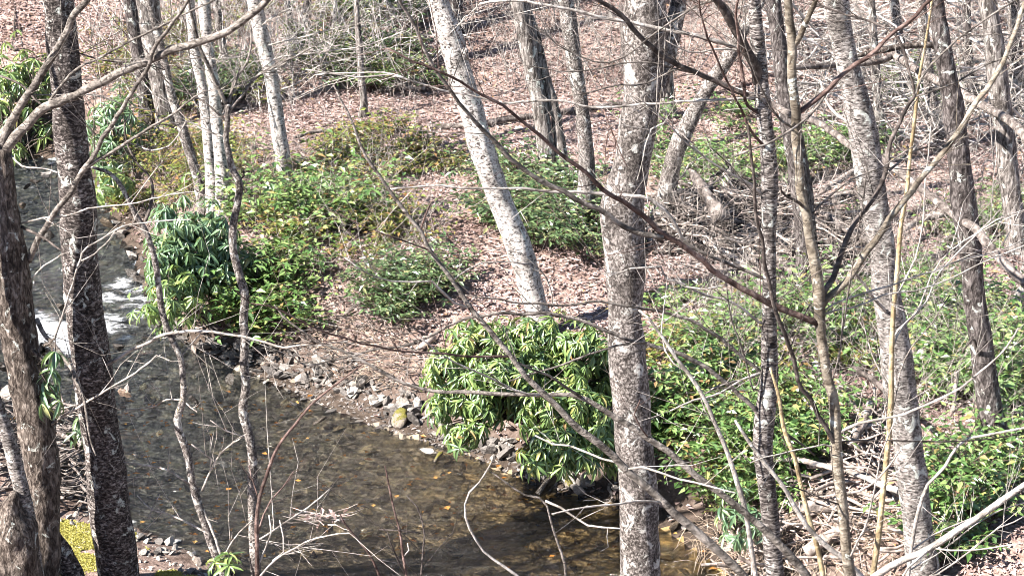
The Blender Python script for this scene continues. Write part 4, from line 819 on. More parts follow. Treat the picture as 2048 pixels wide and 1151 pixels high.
rhodo('lower glossy rhododendron spilling over mossy stones, left of the thick trunk', 1145, 845, 17.9, 200, 190, 'rhodo', 270, .125, .45, 240, 4, base=hit(1170, 850), lumps=[(1080, 820, 90, 70, -.1), (1150, 810, 110, 80, 0), (1195, 860, 80, 100, -.1), (1120, 875, 110, 70, -.2), (1085, 915, 90, 55, -.4), (1165, 920, 80, 50, -.3), (1240, 900, 70, 80, 0)])
rhodo('bluish green rhododendron on the creek bank behind the crooked sapling', 385, 500, 22.0, 215, 190, 'rhodo_blue', 290, .14, .6, 290, 5, base=hit(410, 570), lumps=[(385, 470, 150, 120, 0), (430, 520, 110, 130, 0), (340, 540, 110, 130, -.2), (330, 440, 50, 60, 0)])
rhodo('low rhododendron fringe dipping to the riffle under the bluish one', 345, 600, 21.4, 140, 110, 'rhodo', 70, .135, .4, 200, 6, base=hit(380, 620))
rhodo('sunlit rhododendron thicket at the upper left behind the dark birch', 52, 215, 29.5, 160, 240, 'rhodo', 260, .17, .9, 280, 7, base=hit(40, 318))
rhodo('loose rhododendron right of the dark birch above the creek bend', 232, 275, 27.0, 120, 160, 'rhodo_blue', 90, .16, .6, 250, 8, base=hit(235, 330))
rhodo('small rhododendron on the waterline between dark birch and crooked sapling', 225, 372, 25.5, 80, 70, 'rhodo', 30, .14, .4, 160, 9, base=hit(225, 395))
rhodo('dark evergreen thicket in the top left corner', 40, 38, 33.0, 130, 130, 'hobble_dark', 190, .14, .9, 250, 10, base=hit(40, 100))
rhodo('sprig of rhododendron hanging right of the forked tree over the water', 97, 770, 15.7, 46, 120, 'rhodo_blue', 7, .14, .15, 90, 11, base=P(80, 700, 15.8), droop=(.7, 1.2))
rhodo('small rhododendron sprig in front of the riffle at the left', 108, 712, 15.5, 30, 20, 'rhodo_blue', 2, .13, .1, 40, 12, base=P(95, 690, 15.6), droop=(.6, 1.1))
rhodo('rhododendron sprig over the roots behind the dark birch', 150, 860, 16.9, 36, 60, 'rhodo_blue', 4, .13, .15, 60, 13, base=P(160, 900, 16.9), droop=(.7, 1.2))
rhodo('young rhododendron sprig at the bottom edge beside the crooked sapling', 455, 1128, 15.6, 70, 30, 'rhodo', 6, .13, .12, 80, 14, base=hit(455, 1150), droop=(.0, .5))
rhodo('rhododendron on the right bank beside the dark rough trunk', 1985, 930, 17.0, 160, 120, 'rhodo', 60, .12, .5, 260, 15, base=hit(1985, 960))
rhodo('small rhododendron at the water edge right of the thick trunk', 1470, 1035, 16.6, 90, 100, 'rhodo_blue', 34, .11, .3, 150, 16, base=hit(1475, 1060))

# ------------------------------------------------------------------ low evergreen shrubs: arching stems with leaves on both sides
def hobble(name, label, polys, n_stem, mat, Ls=(.35, .75), leaf=.065, wid=.42, nl=13, seed=1, box=None, cat='shrubs', kind='stuff', rise=.9, gap=.62):
    rs = np.random.default_rng(seed); xs, ys, hs = [], [], []
    for poly in polys:
        q = np.array(poly, float); got = 0
        H = [hit(px, py) for px, py in poly]; x0, x1 = min(h[0] for h in H), max(h[0] for h in H); y0, y1 = min(h[1] for h in H), max(h[1] for h in H)
        area = [.5*abs(np.dot(q[:, 0], np.roll(q[:, 1], 1))-np.dot(q[:, 1], np.roll(q[:, 0], 1)))]
        x = rs.uniform(x0, x1, n_stem*14); y = rs.uniform(y0, y1, n_stem*14)
        u, v = project(np.stack([x, y, ground(x, y)], -1)); k = in_poly(u, v, poly) & in_poly(x, y, FAR_POLY) & (fbm(x*1.6, y*1.6, seed+80)+.5+rs.random(len(x))*.22 > gap)
        x, y = x[k], y[k]; w = n_stem//len(polys); nc = max(6, w//13); ci = rs.integers(0, min(nc, len(x)), w)      # clumps of stems from common crowns
        xs.append(x[ci]+rs.normal(0, .07, w)); ys.append(y[ci]+rs.normal(0, .07, w)); hs.append(rs.uniform(.6, 1.35, max(nc, len(x)))[ci])
    x = np.concatenate(xs); y = np.concatenate(ys); hs = np.concatenate(hs); n = len(x); z = ground(x, y); B = np.stack([x, y, z], -1)
    az = rs.uniform(0, 6.28, n); d = np.stack([np.cos(az), np.sin(az), 0*az], -1); L = rs.uniform(*Ls, n)*hs*1.15
    bend = rs.uniform(.35, .75, n)
    def at(t): return B[:, None]+d[:, None]*(L*.75)[:, None, None]*(t**1.2)[None, :, None]+np.array([0, 0, 1.])*(L[:, None]*rise*(t[None]*1.15-bend[:, None]*t[None]**2))[..., None]
    ts = np.linspace(0, 1, 5); S = at(ts); R = np.repeat(np.array([[.004, .0035, .003, .0025, .0015]]), n, 0)
    V1, F1 = strands(S, R, 3)
    tl = np.linspace(.22, 1, nl); pl = at(tl); T = unit(np.gradient(pl, axis=1)); side = unit(np.cross(T, [0, 0, 1.])); sg = np.where(np.arange(nl) % 2 == 0, 1., -1.)
    up = np.cross(side, T); ax = unit(T*.65+side*sg[None, :, None]*.9-np.array([0, 0, 1.])*rs.uniform(-.1, .5, (n, nl, 1))+rs.normal(0, .18, (n, nl, 3)))
    nr = unit(up+rs.normal(0, .32, (n, nl, 3))+np.array([-.1, -.15, .35])); ll = leaf*rs.uniform(.45, 1.35, n*nl)
    pl = pl.reshape(-1, 3); 
    V, F = leaves(pl, ax.reshape(-1, 3), nr.reshape(-1, 3), ll, ll*wid, SMALL)
    c = B.mean(0); root = thing(name, label, cat, c); 
    if kind: root['kind'] = kind
    o = link('foliage', mesh('foliage', local(V, root), F, M[mat], False), root); o['kind'] = 'stuff'
    o = link('stems', mesh('stems', local(V1, root), F1, M['red']), root); o['kind'] = 'stuff'
    return root
hobble('evergreen_shrubs', 'dense green shrubs on the creek bank between bluish rhododendron and leaf covered slope', [[(480, 410), (560, 385), (670, 385), (740, 430), (720, 475), (620, 470), (560, 500), (480, 510)], [(455, 520), (560, 510), (600, 560), (590, 640), (600, 690), (520, 705), (430, 700), (400, 660), (455, 600)]], 900, 'hobble', (.35, .85), .095, .48, 10, 21)
hobble('yellowing_shrubs', 'yellowing low shrubs on the flat around the slender birch foot', [[(215, 300), (420, 265), (500, 320), (560, 370), (640, 290), (760, 262), (900, 275), (940, 325), (880, 350), (700, 370), (560, 375), (470, 400), (330, 420), (230, 440), (205, 370)]], 750, 'hobble_yellow', (.18, .38), .075, .45, 8, 22)
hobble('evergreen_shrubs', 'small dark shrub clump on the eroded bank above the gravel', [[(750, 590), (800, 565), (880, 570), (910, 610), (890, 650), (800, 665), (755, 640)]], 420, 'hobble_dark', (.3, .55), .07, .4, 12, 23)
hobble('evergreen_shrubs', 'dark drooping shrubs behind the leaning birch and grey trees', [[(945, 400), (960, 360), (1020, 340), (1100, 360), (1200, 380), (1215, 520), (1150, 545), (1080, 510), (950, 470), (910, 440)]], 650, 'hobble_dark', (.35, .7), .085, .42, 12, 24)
hobble('evergreen_shrubs', 'bright green shrubs filling the bank right of the thick trunk', [[(1285, 650), (1380, 680), (1560, 640), (1740, 650), (1770, 740), (1700, 800), (1640, 860), (1580, 960), (1560, 1040), (1450, 1040), (1380, 1010), (1300, 960)]], 1350, 'hobble', (.28, .7), .085, .42, 12, 25, gap=.70)
hobble('evergreen_shrubs', 'bright glossy shrubs at the right edge around the dark rough trunk', [[(1840, 650), (1900, 610), (2060, 600), (2070, 1180), (1880, 1180), (1860, 1000), (1840, 860), (1800, 760)]], 1350, 'hobble', (.3, .7), .088, .42, 12, 26, gap=.70)
hobble('evergreen_shrubs', 'green shrubs beyond the broken leaning trunk and log pile', [[(1290, 260), (1400, 230), (1500, 230), (1500, 400), (1380, 410), (1310, 390)], [(1560, 300), (1730, 290), (1760, 420), (1700, 440), (1560, 420)]], 800, 'hobble', (.25, .5), .07, .42, 10, 27)
hobble('evergreen_shrubs', 'light shrubs between the sturdy birch and the right edge', [[(1800, 440), (1900, 400), (2060, 400), (2060, 600), (1900, 610), (1840, 650), (1800, 560)], [(1770, 150), (1900, 160), (1900, 260), (1780, 270)]], 800, 'hobble', (.2, .45), .065, .42, 10, 28)
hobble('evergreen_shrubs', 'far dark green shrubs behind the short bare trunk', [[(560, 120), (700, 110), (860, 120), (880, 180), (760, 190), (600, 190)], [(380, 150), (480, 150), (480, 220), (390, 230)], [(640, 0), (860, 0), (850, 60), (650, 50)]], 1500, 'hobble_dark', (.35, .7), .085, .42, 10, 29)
hobble('evergreen_shrubs', 'scattered small green shrubs on the flat below the log pile', [[(1290, 600), (1420, 580), (1500, 600), (1480, 660), (1380, 680), (1290, 650)], [(1640, 560), (1760, 560), (1760, 650), (1640, 650)]], 380, 'hobble', (.15, .3), .06, .42, 8, 30)

hobble('yellowing_shrubs', 'thin yellow green brush on the far slope at the upper left', [[(170, 90), (300, 60), (480, 30), (700, 20), (870, 60), (860, 180), (600, 200), (480, 250), (200, 270)]], 700, 'hobble_yellow', (.3, .8), .08, .42, 7, 35)
hobble('yellowing_shrubs', 'sparse yellow and brown leaved shrubs mixed into the left slope', [[(560, 480), (640, 450), (780, 430), (860, 510), (780, 570), (650, 600), (640, 660), (580, 660)], [(230, 300), (420, 275), (470, 330), (440, 420), (330, 425), (235, 440), (205, 370)]], 700, 'hobble_yellow', (.25, .6), .075, .45, 9, 33)
hobble('yellowing_shrubs', 'sparse yellow leaved shrubs mixed among the right bank green', [[(1285, 640), (1560, 620), (1770, 640), (1770, 740), (1640, 860), (1560, 1040), (1420, 1040), (1300, 960)]], 420, 'hobble_yellow', (.2, .5), .075, .45, 9, 34)
# dry grass and roots on the cut bank
def straw(name, label, poly, n, Lr, mat, seed, cat='dry grass', down=.3):
    rs = np.random.default_rng(seed); H = [hit(*q) for q in poly]
    x = rs.uniform(min(h[0] for h in H), max(h[0] for h in H), n*8); y = rs.uniform(min(h[1] for h in H), max(h[1] for h in H), n*8)
    u, v = project(np.stack([x, y, ground(x, y)], -1)); k = in_poly(u, v, poly); x, y = x[k][:n], y[k][:n]; m = len(x); B = np.stack([x, y, ground(x, y)], -1)
    az = rs.uniform(0, 6.28, m); d = np.stack([np.cos(az), np.sin(az)-.4, rs.uniform(.1, .8, m)], -1); L = rs.uniform(*Lr, m)[:, None]
    S = np.stack([B, B+d*L*.4, B+d*L*.75-np.array([0, 0, 1])*L*down*.5, B+d*L-np.array([0, 0, 1])*L*down*1.3], 1)
    V, F = strands(S, np.repeat([[.003, .0028, .0022, .001]], m, 0)*rs.uniform(.6, 1.5, (m, 1)), 3)
    o = link(name, mesh(name, V, F, M[mat])); tag(o, label, cat, kind='stuff'); return o
straw('dry_grass', 'dry straw coloured grass on the eroded bank above the stones', [(600, 690), (700, 620), (780, 650), (860, 680), (870, 760), (830, 790), (740, 760), (640, 740)], 240, (.10, .32), 'straw', 31)
straw('dry_grass', 'dry grass and stalks in the driftwood at the bottom right', [(1380, 1040), (1480, 1030), (1700, 980), (1800, 1000), (1850, 1150), (1500, 1190), (1400, 1130)], 800, (.12, .36), 'straw', 32)

# thin bare undergrowth
def brush(label, poly, n, hr, mat, seed, r=.0035, lean=.25):
    rs = np.random.default_rng(seed); H = [hit(*q) for q in poly]
    x = rs.uniform(min(h[0] for h in H), max(h[0] for h in H), n*10); y = rs.uniform(min(h[1] for h in H), max(h[1] for h in H), n*10)
    u, v = project(np.stack([x, y, ground(x, y)], -1)); k = in_poly(u, v, poly) & in_poly(x, y, FAR_POLY); x, y = x[k][:n], y[k][:n]; m = len(x); B = np.stack([x, y, ground(x, y)], -1)
    L = rs.uniform(*hr, m)[:, None]; d = np.stack([rs.normal(0, lean, m), rs.normal(0, lean, m), np.ones(m)], -1); w = lambda s: rs.normal(0, s, (m, 3))*L
    S = np.stack([B, B+d*L*.3+w(.03), B+d*L*.6+w(.05), B+d*L*.82+w(.07), B+d*L+w(.10)], 1); R = np.repeat([[1, .85, .65, .45, .2]], m, 0)*r*rs.uniform(.6, 1.6, (m, 1))
    SS, RR = [S], [R]
    for q in range(5):
        i = rs.integers(1, 4, m); st = S[np.arange(m), i]; e = unit(rs.normal(0, 1, (m, 3))*[1, 1, .5]+[0, 0, .55]); l = L*rs.uniform(.18, .5, (m, 1))
        SS.append(np.stack([st, st+e*l*.3, st+e*l*.6+w(.02), st+e*l*.8+w(.03), st+e*l+w(.05)], 1)); RR.append(np.repeat([[.6, .5, .4, .3, .15]], m, 0)*r*rs.uniform(.6, 1.3, (m, 1)))
    V, F = strands(np.concatenate(SS), np.concatenate(RR), 3)
    o = link('undergrowth', mesh('undergrowth', V, F, M[mat])); tag(o, label, 'undergrowth', kind='stuff')
brush('bare pale brushwood on the far slope at the upper left', [(160, 60), (480, -60), (900, -60), (900, 170), (700, 190), (480, 250), (200, 260)], 480, (.6, 1.6), 'white', 41, .006, .4)
brush('sparse bare stems standing on the leaf covered flat', [(480, 200), (1000, 180), (1250, 180), (1250, 330), (900, 380), (500, 380)], 160, (.3, .9), 'brush', 42, .003)
brush('bare reddish stems on the slope at the top middle', [(900, -60), (1500, -60), (1500, 200), (950, 180)], 420, (.5, 1.3), 'pale', 43, .005, .35)
brush('tangled pale brushwood at the upper right', [(1480, -60), (2080, -60), (2080, 420), (1560, 300)], 340, (.7, 2.0), 'pale', 44, .007, .7)
brush('bare twiggy stems along the right bank', [(1300, 420), (2060, 420), (2060, 900), (1400, 900)], 700, (.3, 1.2), 'brush', 45, .003, .4)
brush('bare twiggy stems among the shrubs of the left slope', [(230, 330), (760, 330), (900, 500), (760, 600), (480, 650), (300, 500)], 420, (.25, .8), 'brush', 46, .003, .4)

# ------------------------------------------------------------------ fallen wood
def log(name, label, pts, mat='wood', lift=.06, cat='log', group=None, D=None, sides=10, rough=.15, dz=0):
    "pts (px,py,width): laid on the ground where each pixel meets it, or at distance D"
    C = []; R = []
    for i, (px, py, w) in enumerate(pts):
        if D is None: c = hit(px, py); c[2] += lift+dz
        else: c = P(px, py, D[0]+(D[1]-D[0])*i/(len(pts)-1))
        C.append(c); R.append(.5*w*mpp(c))
    V, F, T = tube(C, R, sides, .06, rough, 8, .01, .2)
    c0 = np.mean(C, 0); o = link(name, mesh(name, V-c0, [F, T], M[mat]), None, c0); return tag(o, label, cat, group)
log('fallen_log', 'long thin fallen log lying across the leaf covered flat behind the leaning birch', [(855, 261, 9), (928, 260, 12), (980, 255, 12), (1000, 250, 13), (1056, 243, 13), (1150, 230, 12), (1226, 219, 10), (1310, 208, 9)], 'deadwood')
log('fallen_log', 'thin fallen pole left of the long log on the flat', [(590, 286, 6), (604, 282, 8), (674, 268, 8), (760, 262, 7)], 'deadwood')
log('fallen_log', 'short pale log below the far shrubs on the flat', [(797, 181, 12), (820, 183, 13), (850, 186, 12)], 'wood')
log('fallen_tree', 'long dark fallen limb slanting down to the right edge', [(1545, 208, 13), (1587, 229, 15), (1629, 240, 15), (1667, 264, 16), (1698, 288, 16), (1743, 309, 17), (1778, 330, 17), (1813, 354, 17), (1847, 380, 17), (1882, 408, 18), (1917, 436, 18), (1948, 456, 19), (1980, 495, 19), (2011, 526, 20), (2060, 575, 20)], 'deadwood', D=(19.5, 16.5), cat='log')
log('fallen_tree', 'grey fallen limb sloping through the upper right tangle', [(1788, 111, 14), (1815, 128, 16), (1847, 149, 18), (1893, 170, 18), (1938, 195, 19), (1979, 219, 19), (2018, 240, 20), (2060, 285, 20)], 'deadwood', D=(23, 19.5))
log('fallen_tree', 'level grey pole crossing behind the sturdy birch, upper right', [(1560, 137, 10), (1622, 134, 11), (1681, 131, 11), (1757, 122, 12), (1788, 111, 13)], 'deadwood', D=(22, 23))
log('fallen_tree', 'mossy brown limb bending down in the upper right tangle', [(1700, 114, 9), (1764, 101, 11), (1813, 92, 12), (1868, 92, 12), (1895, 120, 12)], 'brownfurrow', D=(22.5, 23))
log('fallen_tree', 'white bare limb slanting to the right in the upper tangle', [(1862, 60, 9), (1880, 95, 10), (1905, 140, 11), (1935, 195, 12), (1960, 212, 11)], 'pale', D=(22.5, 21))
log('log_pile_trunk', 'grey broken trunk propped in the log pile behind the slim birch', [(1380, 340, 7), (1388, 350, 17), (1400, 368, 20), (1420, 400, 25), (1442, 436, 32)], 'deadwood', D=(23.0, 22.2), cat='log', rough=.5, sides=14)
pile = [('long white log across the front of the log pile', [(1440, 505, 10), (1500, 503, 12), (1570, 515, 13), (1620, 524, 12)], 'wood', .12),
        ('curved pale limb rising at the right of the log pile', [(1640, 452, 10), (1674, 432, 10), (1705, 411, 9)], 'wood', .35),
        ('white log pointing right from the pile behind the sturdy birch', [(1806, 494, 11), (1840, 477, 11), (1906, 460, 10)], 'wood', .15),
        ('grey limb slanting through the right half of the log pile', [(1642, 470, 9), (1695, 508, 10), (1730, 528, 10)], 'deadwood', .2),
        ('thick grey log at the back of the log pile', [(1350, 420, 16), (1420, 425, 18), (1500, 424, 16)], 'deadwood', .15),
        ('dark log low at the left of the log pile', [(1340, 440, 12), (1410, 446, 14), (1470, 450, 12)], 'deadwood', .1),
        ('dark slanting limb in front of the log pile', [(1445, 522, 10), (1490, 540, 12), (1540, 570, 10)], 'deadwood', .1),
        ('pale limb slanting down below the log pile', [(1410, 505, 9), (1470, 545, 11), (1530, 590, 11)], 'wood', .08),
        ('dark limb slanting beside the grey tree foot', [(1550, 555, 9), (1590, 580, 10), (1620, 600, 9)], 'deadwood', .1),
        ('curled grey root loop in the log pile', [(1668, 470, 8), (1664, 456, 8), (1680, 450, 8), (1710, 448, 8), (1722, 458, 7)], 'deadwood', .3),
        ('thick dark log under the log pile', [(1545, 545, 20), (1600, 548, 22), (1660, 545, 18)], 'deadwood', .05)]
for lab, pts, mt, lf in pile: log('driftwood_log', lab, [(a, b, w*1.35) for a, b, w in pts], mt, lf+.05, group='logs of the far log pile')
rs = random.Random(5)
def sticks(name, label, poly, n, seed, mat, Lr=(.3, 1.1), hmax=.45, r=.008, cat='sticks'):
    q = np.random.default_rng(seed); H = [hit(*p) for p in poly]
    x = q.uniform(min(h[0] for h in H), max(h[0] for h in H), n*10); y = q.uniform(min(h[1] for h in H), max(h[1] for h in H), n*10)
    u, v = project(np.stack([x, y, ground(x, y)], -1)); k = in_poly(u, v, poly); x, y = x[k][:n], y[k][:n]; m = len(x); B = np.stack([x, y, ground(x, y)+q.uniform(.02, 1, m)**1.5*hmax], -1)
    az = q.normal(0, .9, m); d = np.stack([np.cos(az), np.sin(az), q.normal(0, .25, m)], -1); L = q.uniform(*Lr, m)[:, None]; w = lambda: q.normal(0, .05, (m, 3))*L
    S = np.stack([B-d*L*.5, B-d*L*.2+w(), B+d*L*.15+w(), B+d*L*.5+w()], 1); R = np.repeat([[1, 1, .8, .4]], m, 0)*r*q.uniform(.4, 1.8, (m, 1))
    V, F = strands(S, R, 5); o = link(name, mesh(name, V, F, M[mat])); tag(o, label, cat, kind='stuff')
PILE = [(1340, 400), (1520, 400), (1720, 440), (1740, 540), (1640, 580), (1520, 570), (1350, 520)]
sticks('stick_tangle', 'tangle of pale sticks in the far log pile', PILE, 240, 51, 'wood')
sticks('stick_tangle', 'dark sticks filling the far log pile', PILE, 220, 52, 'dark', (.3, 1.2), .3, .014)
sticks('stick_tangle', 'pale fallen twigs on the ground below the log pile', [(1290, 480), (1500, 480), (1760, 540), (1760, 640), (1300, 600)], 220, 53, 'brush', (.2, .7), .06, .004)
sticks('stick_tangle', 'tangle of white fallen branches at the upper right', [(1500, 60), (2080, 30), (2080, 330), (1880, 330), (1560, 260)], 230, 54, 'white', (.8, 2.6), 1.1, .011)
sticks('stick_tangle', 'pale driftwood sticks heaped at the foot of the sturdy birch', [(1560, 960), (1700, 830), (1790, 820), (1830, 1000), (1840, 1150), (1500, 1170), (1480, 1080)], 210, 55, 'wood', (.2, .8), .25, .010)
sticks('stick_tangle', 'fine twigs and roots trailing down the eroded bank', [(640, 600), (760, 600), (860, 690), (860, 790), (700, 760), (560, 700)], 200, 56, 'deadwood', (.2, .7), .08, .004)
sticks('stick_tangle', 'dark roots and sticks on the shore behind the dark birch', [(-60, 850), (180, 850), (190, 1010), (150, 1030), (-60, 1000)], 260, 57, 'deadwood', (.2, .7), .35, .010)
sticks('stick_tangle', 'pale twigs among the dark roots behind the dark birch', [(105, 840), (180, 840), (190, 1010), (150, 1030), (100, 990)], 50, 58, 'wood', (.15, .5), .4, .006)
drift = [('white log leaning up behind the sturdy birch', [(1902, 648, 15), (1880, 690, 20), (1862, 730, 24), (1842, 765, 26)], 'pale', .25),
         ('short pale log beside the sturdy birch', [(1824, 722, 16), (1836, 745, 24), (1852, 772, 26)], 'wood', .1),
         ('broken pale log end at the bottom edge', [(1612, 1142, 26), (1650, 1110, 24), (1684, 1086, 20)], 'wood', .15),
         ('curved white limb arching to the sturdy birch foot', [(1690, 1010, 10), (1723, 1026, 12), (1765, 1040, 14), (1808, 1056, 15)], 'pale', .3),
         ('long pale limb behind the slim birch foot', [(1440, 975, 8), (1500, 980, 10), (1570, 987, 12), (1667, 1001, 11)], 'wood', .3),
         ('dark log under the driftwood heap', [(1590, 1040, 26), (1650, 1045, 28), (1700, 1040, 24)], 'deadwood', .12),
         ('reddish rotten log in the driftwood heap', [(1610, 1030, 12), (1650, 1036, 14), (1690, 1046, 12)], 'brownfurrow', .2),
         ('dark broken limb standing against the sturdy birch', [(1700, 850, 10), (1737, 876, 12), (1758, 896, 13), (1778, 916, 14)], 'dark', .55),
         ('pale root plate stub above the heap at the sturdy birch', [(1700, 930, 18), (1720, 890, 24), (1738, 850, 18)], 'wood', .2),
         ('pale straight pole among the right edge shrubs', [(1908, 805, 8), (1905, 845, 8), (1902, 885, 9)], 'wood', .3),
         ('bare pale log on the sunlit patch at the right edge', [(1990, 690, 16), (2020, 640, 20), (2050, 590, 18)], 'pale', .1)]
for lab, pts, mt, lf in drift: log('driftwood_log', lab, pts, mt, lf, group='driftwood of the right bank')
roots = [('pale driftwood log on the near shore behind the dark birch', [(112, 990, 9), (150, 988, 10), (178, 985, 9)], 'wood', .12),
         ('dark root crossing behind the dark birch', [(108, 905, 9), (135, 930, 10), (175, 950, 10)], 'deadwood', .3),
         ('small white stick on the near shore gravel', [(125, 1004, 6), (150, 1006, 6)], 'pale', .1),
         ('bleached log slanting on the eroded bank beside the small shrub clump', [(830, 725, 8), (850, 702, 12), (868, 688, 14)], 'wood', .08),
         ('bare root across the eroded bank', [(690, 640, 8), (730, 615, 9), (770, 605, 9)], 'deadwood', .06)]
for lab, pts, mt, lf in roots: log('driftwood_log', lab, pts, mt, lf)
# the clump of sticks and leaves caught in mid-creek
c = np.r_[plane(650, 1045, 0.0), .0]; root = thing('stranded_debris', 'small clump of sticks and dead leaves stranded in mid creek', 'debris', c)
S = []
for k in range(26):
    a = random.gauss(0, .6)+(0 if random.random() < .5 else 3.14); L = random.uniform(.12, .34); d = np.array([math.cos(a), math.sin(a)*.7, random.uniform(-.05, .5)]); b = np.array([random.gauss(0, .09), random.gauss(0, .05), .02])
    S.append([b, b+d*L*.35+[0, 0, .02], b+d*L*.7, b+d*L])
V, F = strands(np.array(S), np.repeat([[.006, .005, .004, .002]], len(S), 0), 5); o = link('sticks', mesh('sticks', V, F, M['wood']), root)
n = 26; V, F = leaves(np.stack([RNG.normal(0, .10, n), RNG.normal(0, .05, n), RNG.uniform(.02, .08, n)], -1), RNG.normal(0, 1, (n, 3)), RNG.normal(0, .6, (n, 3))+[0, 0, 1], np.full(n, .08), np.full(n, .05), LITTER)
link('dead_leaves', mesh('dead_leaves', V, F, M['litter'], False), root)
# leaves drifting in the creek
LEAFS = []
lm = mesh('fallen_leaf', *[leaves(np.zeros((1, 3)), np.array([[1., 0, 0]]), np.array([[0, 0, 1.]]), np.array([.11]), np.array([.10]), LITTER)[i] for i in (0, 1)], M['orangeleaf'], False)
for px, py in [(618, 877), (535, 908), (796, 989), (747, 1013), (695, 1102), (850, 1105), (869, 952), (897, 947), (893, 1011), (463, 975), (1110, 1110), (590, 960)]:
    p = plane(px, py, .012); o = link('fallen_leaf', lm, None, (p[0], p[1], .014)); o.rotation_euler = (0, 0, random.uniform(0, 6.28)); k = random.uniform(.4, .85); o.scale = (k, k, k*.4)
    LEAFS.append((o, px, py))
n = 300; x, y, z = scatter(6000, -5, 4, 15, 21, lambda x, y: ~land(x, y) & inview(x, y, 0)); x, y, z = x[:n], y[:n], z[:n]; th = RNG.uniform(0, 6.28, n)
V, F = leaves(np.stack([x, y, z+.06], -1), np.stack([np.cos(th), np.sin(th), 0*th], -1), np.tile([0, 0, 1.], (n, 1)), RNG.uniform(.04, .09, n), RNG.uniform(.03, .06, n), LITTER)
tag(link('sunken_leaves', mesh('sunken_leaves', V, F, M['orangeleaf'], False)), 'amber leaves sunk on the creek bed', 'leaves', kind='stuff')

# ------------------------------------------------------------------ stones
SM = {}
def stone(label, px, py, w, flat=.6, asp=.7, mat='stone', group=None, rot=None, z=None, cat='stone', name='river_stone', tilt=.15, sink=.2):
    i = random.randrange(7)
    if (mat, i) not in SM: SM[mat, i] = stone_mesh(i+1, 1.0, 3 if mat == 'stone_moss' else 2, M[mat])
    p = hit(px, py) if z is None else np.r_[plane(px, py, z), z]
    s = w*mpp(p)*1.08; o = link(name, SM[mat, i], None, (p[0], p[1], p[2]+s*flat*(.5-sink)))
    o.scale = (s, s*asp, s*flat); o.rotation_euler = (random.gauss(0, tilt), random.gauss(0, tilt), random.uniform(-.6, .6) if rot is None else rot)
    return tag(o, label, cat, group)
stone('moss covered yellow green stone at the waterline left of the big rhododendron', 795, 848, 56, .75, .8, 'stone_moss', z=.03)
stone('little mossy stone standing in the water below the big rhododendron', 877, 920, 26, .8, .8, 'stone_moss', z=.0)
stone('mossy mound of stone under the lower rhododendron', 1052, 925, 60, .8, .7, 'stone_moss')
stone('yellow mossy stone beside the white pointed rock', 1140, 975, 36, .9, .7, 'stone_moss')
stone('white pointed rock at the waterline left of the thick trunk', 1165, 975, 40, 1.1, .5, 'stone_pale')
stone('flat white stone awash below the big rhododendron', 855, 905, 46, .35, .5, 'stone_pale', z=.02)
stone('large tan upright stone above the mossy stone', 748, 818, 36, 1.0, .8, 'stone_pale')
stone('dark wet boulder overhanging the water left of the white pointed rock', 1095, 985, 60, .8, .6, 'stone_wet', z=.05)
stone('dark wet slab beside the gravel tongue', 640, 845, 42, .3, .5, 'stone_wet', z=.0, rot=.5)
stone('round pale boulder in the stone bank left of the straw', 643, 738, 44, .7, .9, 'stone_pale')
stone('rusty orange stone in the stone bank', 672, 752, 26, .7, .9, 'stone_pale')
for lab, px, py, w in [('dark wet boulder at the foot of the white riffle', 238, 697, 36), ('dark stone breaking the water above the tan one', 256, 780, 28), ('tan wet stone in mid creek right of the dark birch', 252, 792, 34), ('dark stone in the creek left of the crooked sapling bend', 390, 806, 30), ('dark wet stone near the forking sapling', 457, 762, 34), ('dark stone between forked tree and dark birch in white water', 122, 618, 36), ('wet boulder in the riffle beside the forked tree', 100, 692, 30), ('dark bank boulder at the head of the riffle', 262, 552, 40), ('black stone under the low rhododendron fringe', 300, 565, 34), ('dark stone far up the creek', 45, 415, 26), ('dark stone mid stream above the riffle', 95, 478, 34), ('wet stone at the foot of the low rhododendron fringe', 318, 660, 40), ('far stone in the upper cascade', 72, 366, 26), ('tan stone at the upper creek bend', 98, 352, 34), ('grey stone by the upper cascade', 55, 376, 22), ('black boulder left of the forked tree', 5, 740, 40), ('golden stone at the left edge above the shallows', 10, 790, 46)]:
    stone(lab, px, py, w, .7, .8, 'stone_pale' if 'golden' in lab else ('stone' if 'tan' in lab else 'stone_wet'), z=float(water_z(0, plane(px, py)[1]))+.01, sink=.3)
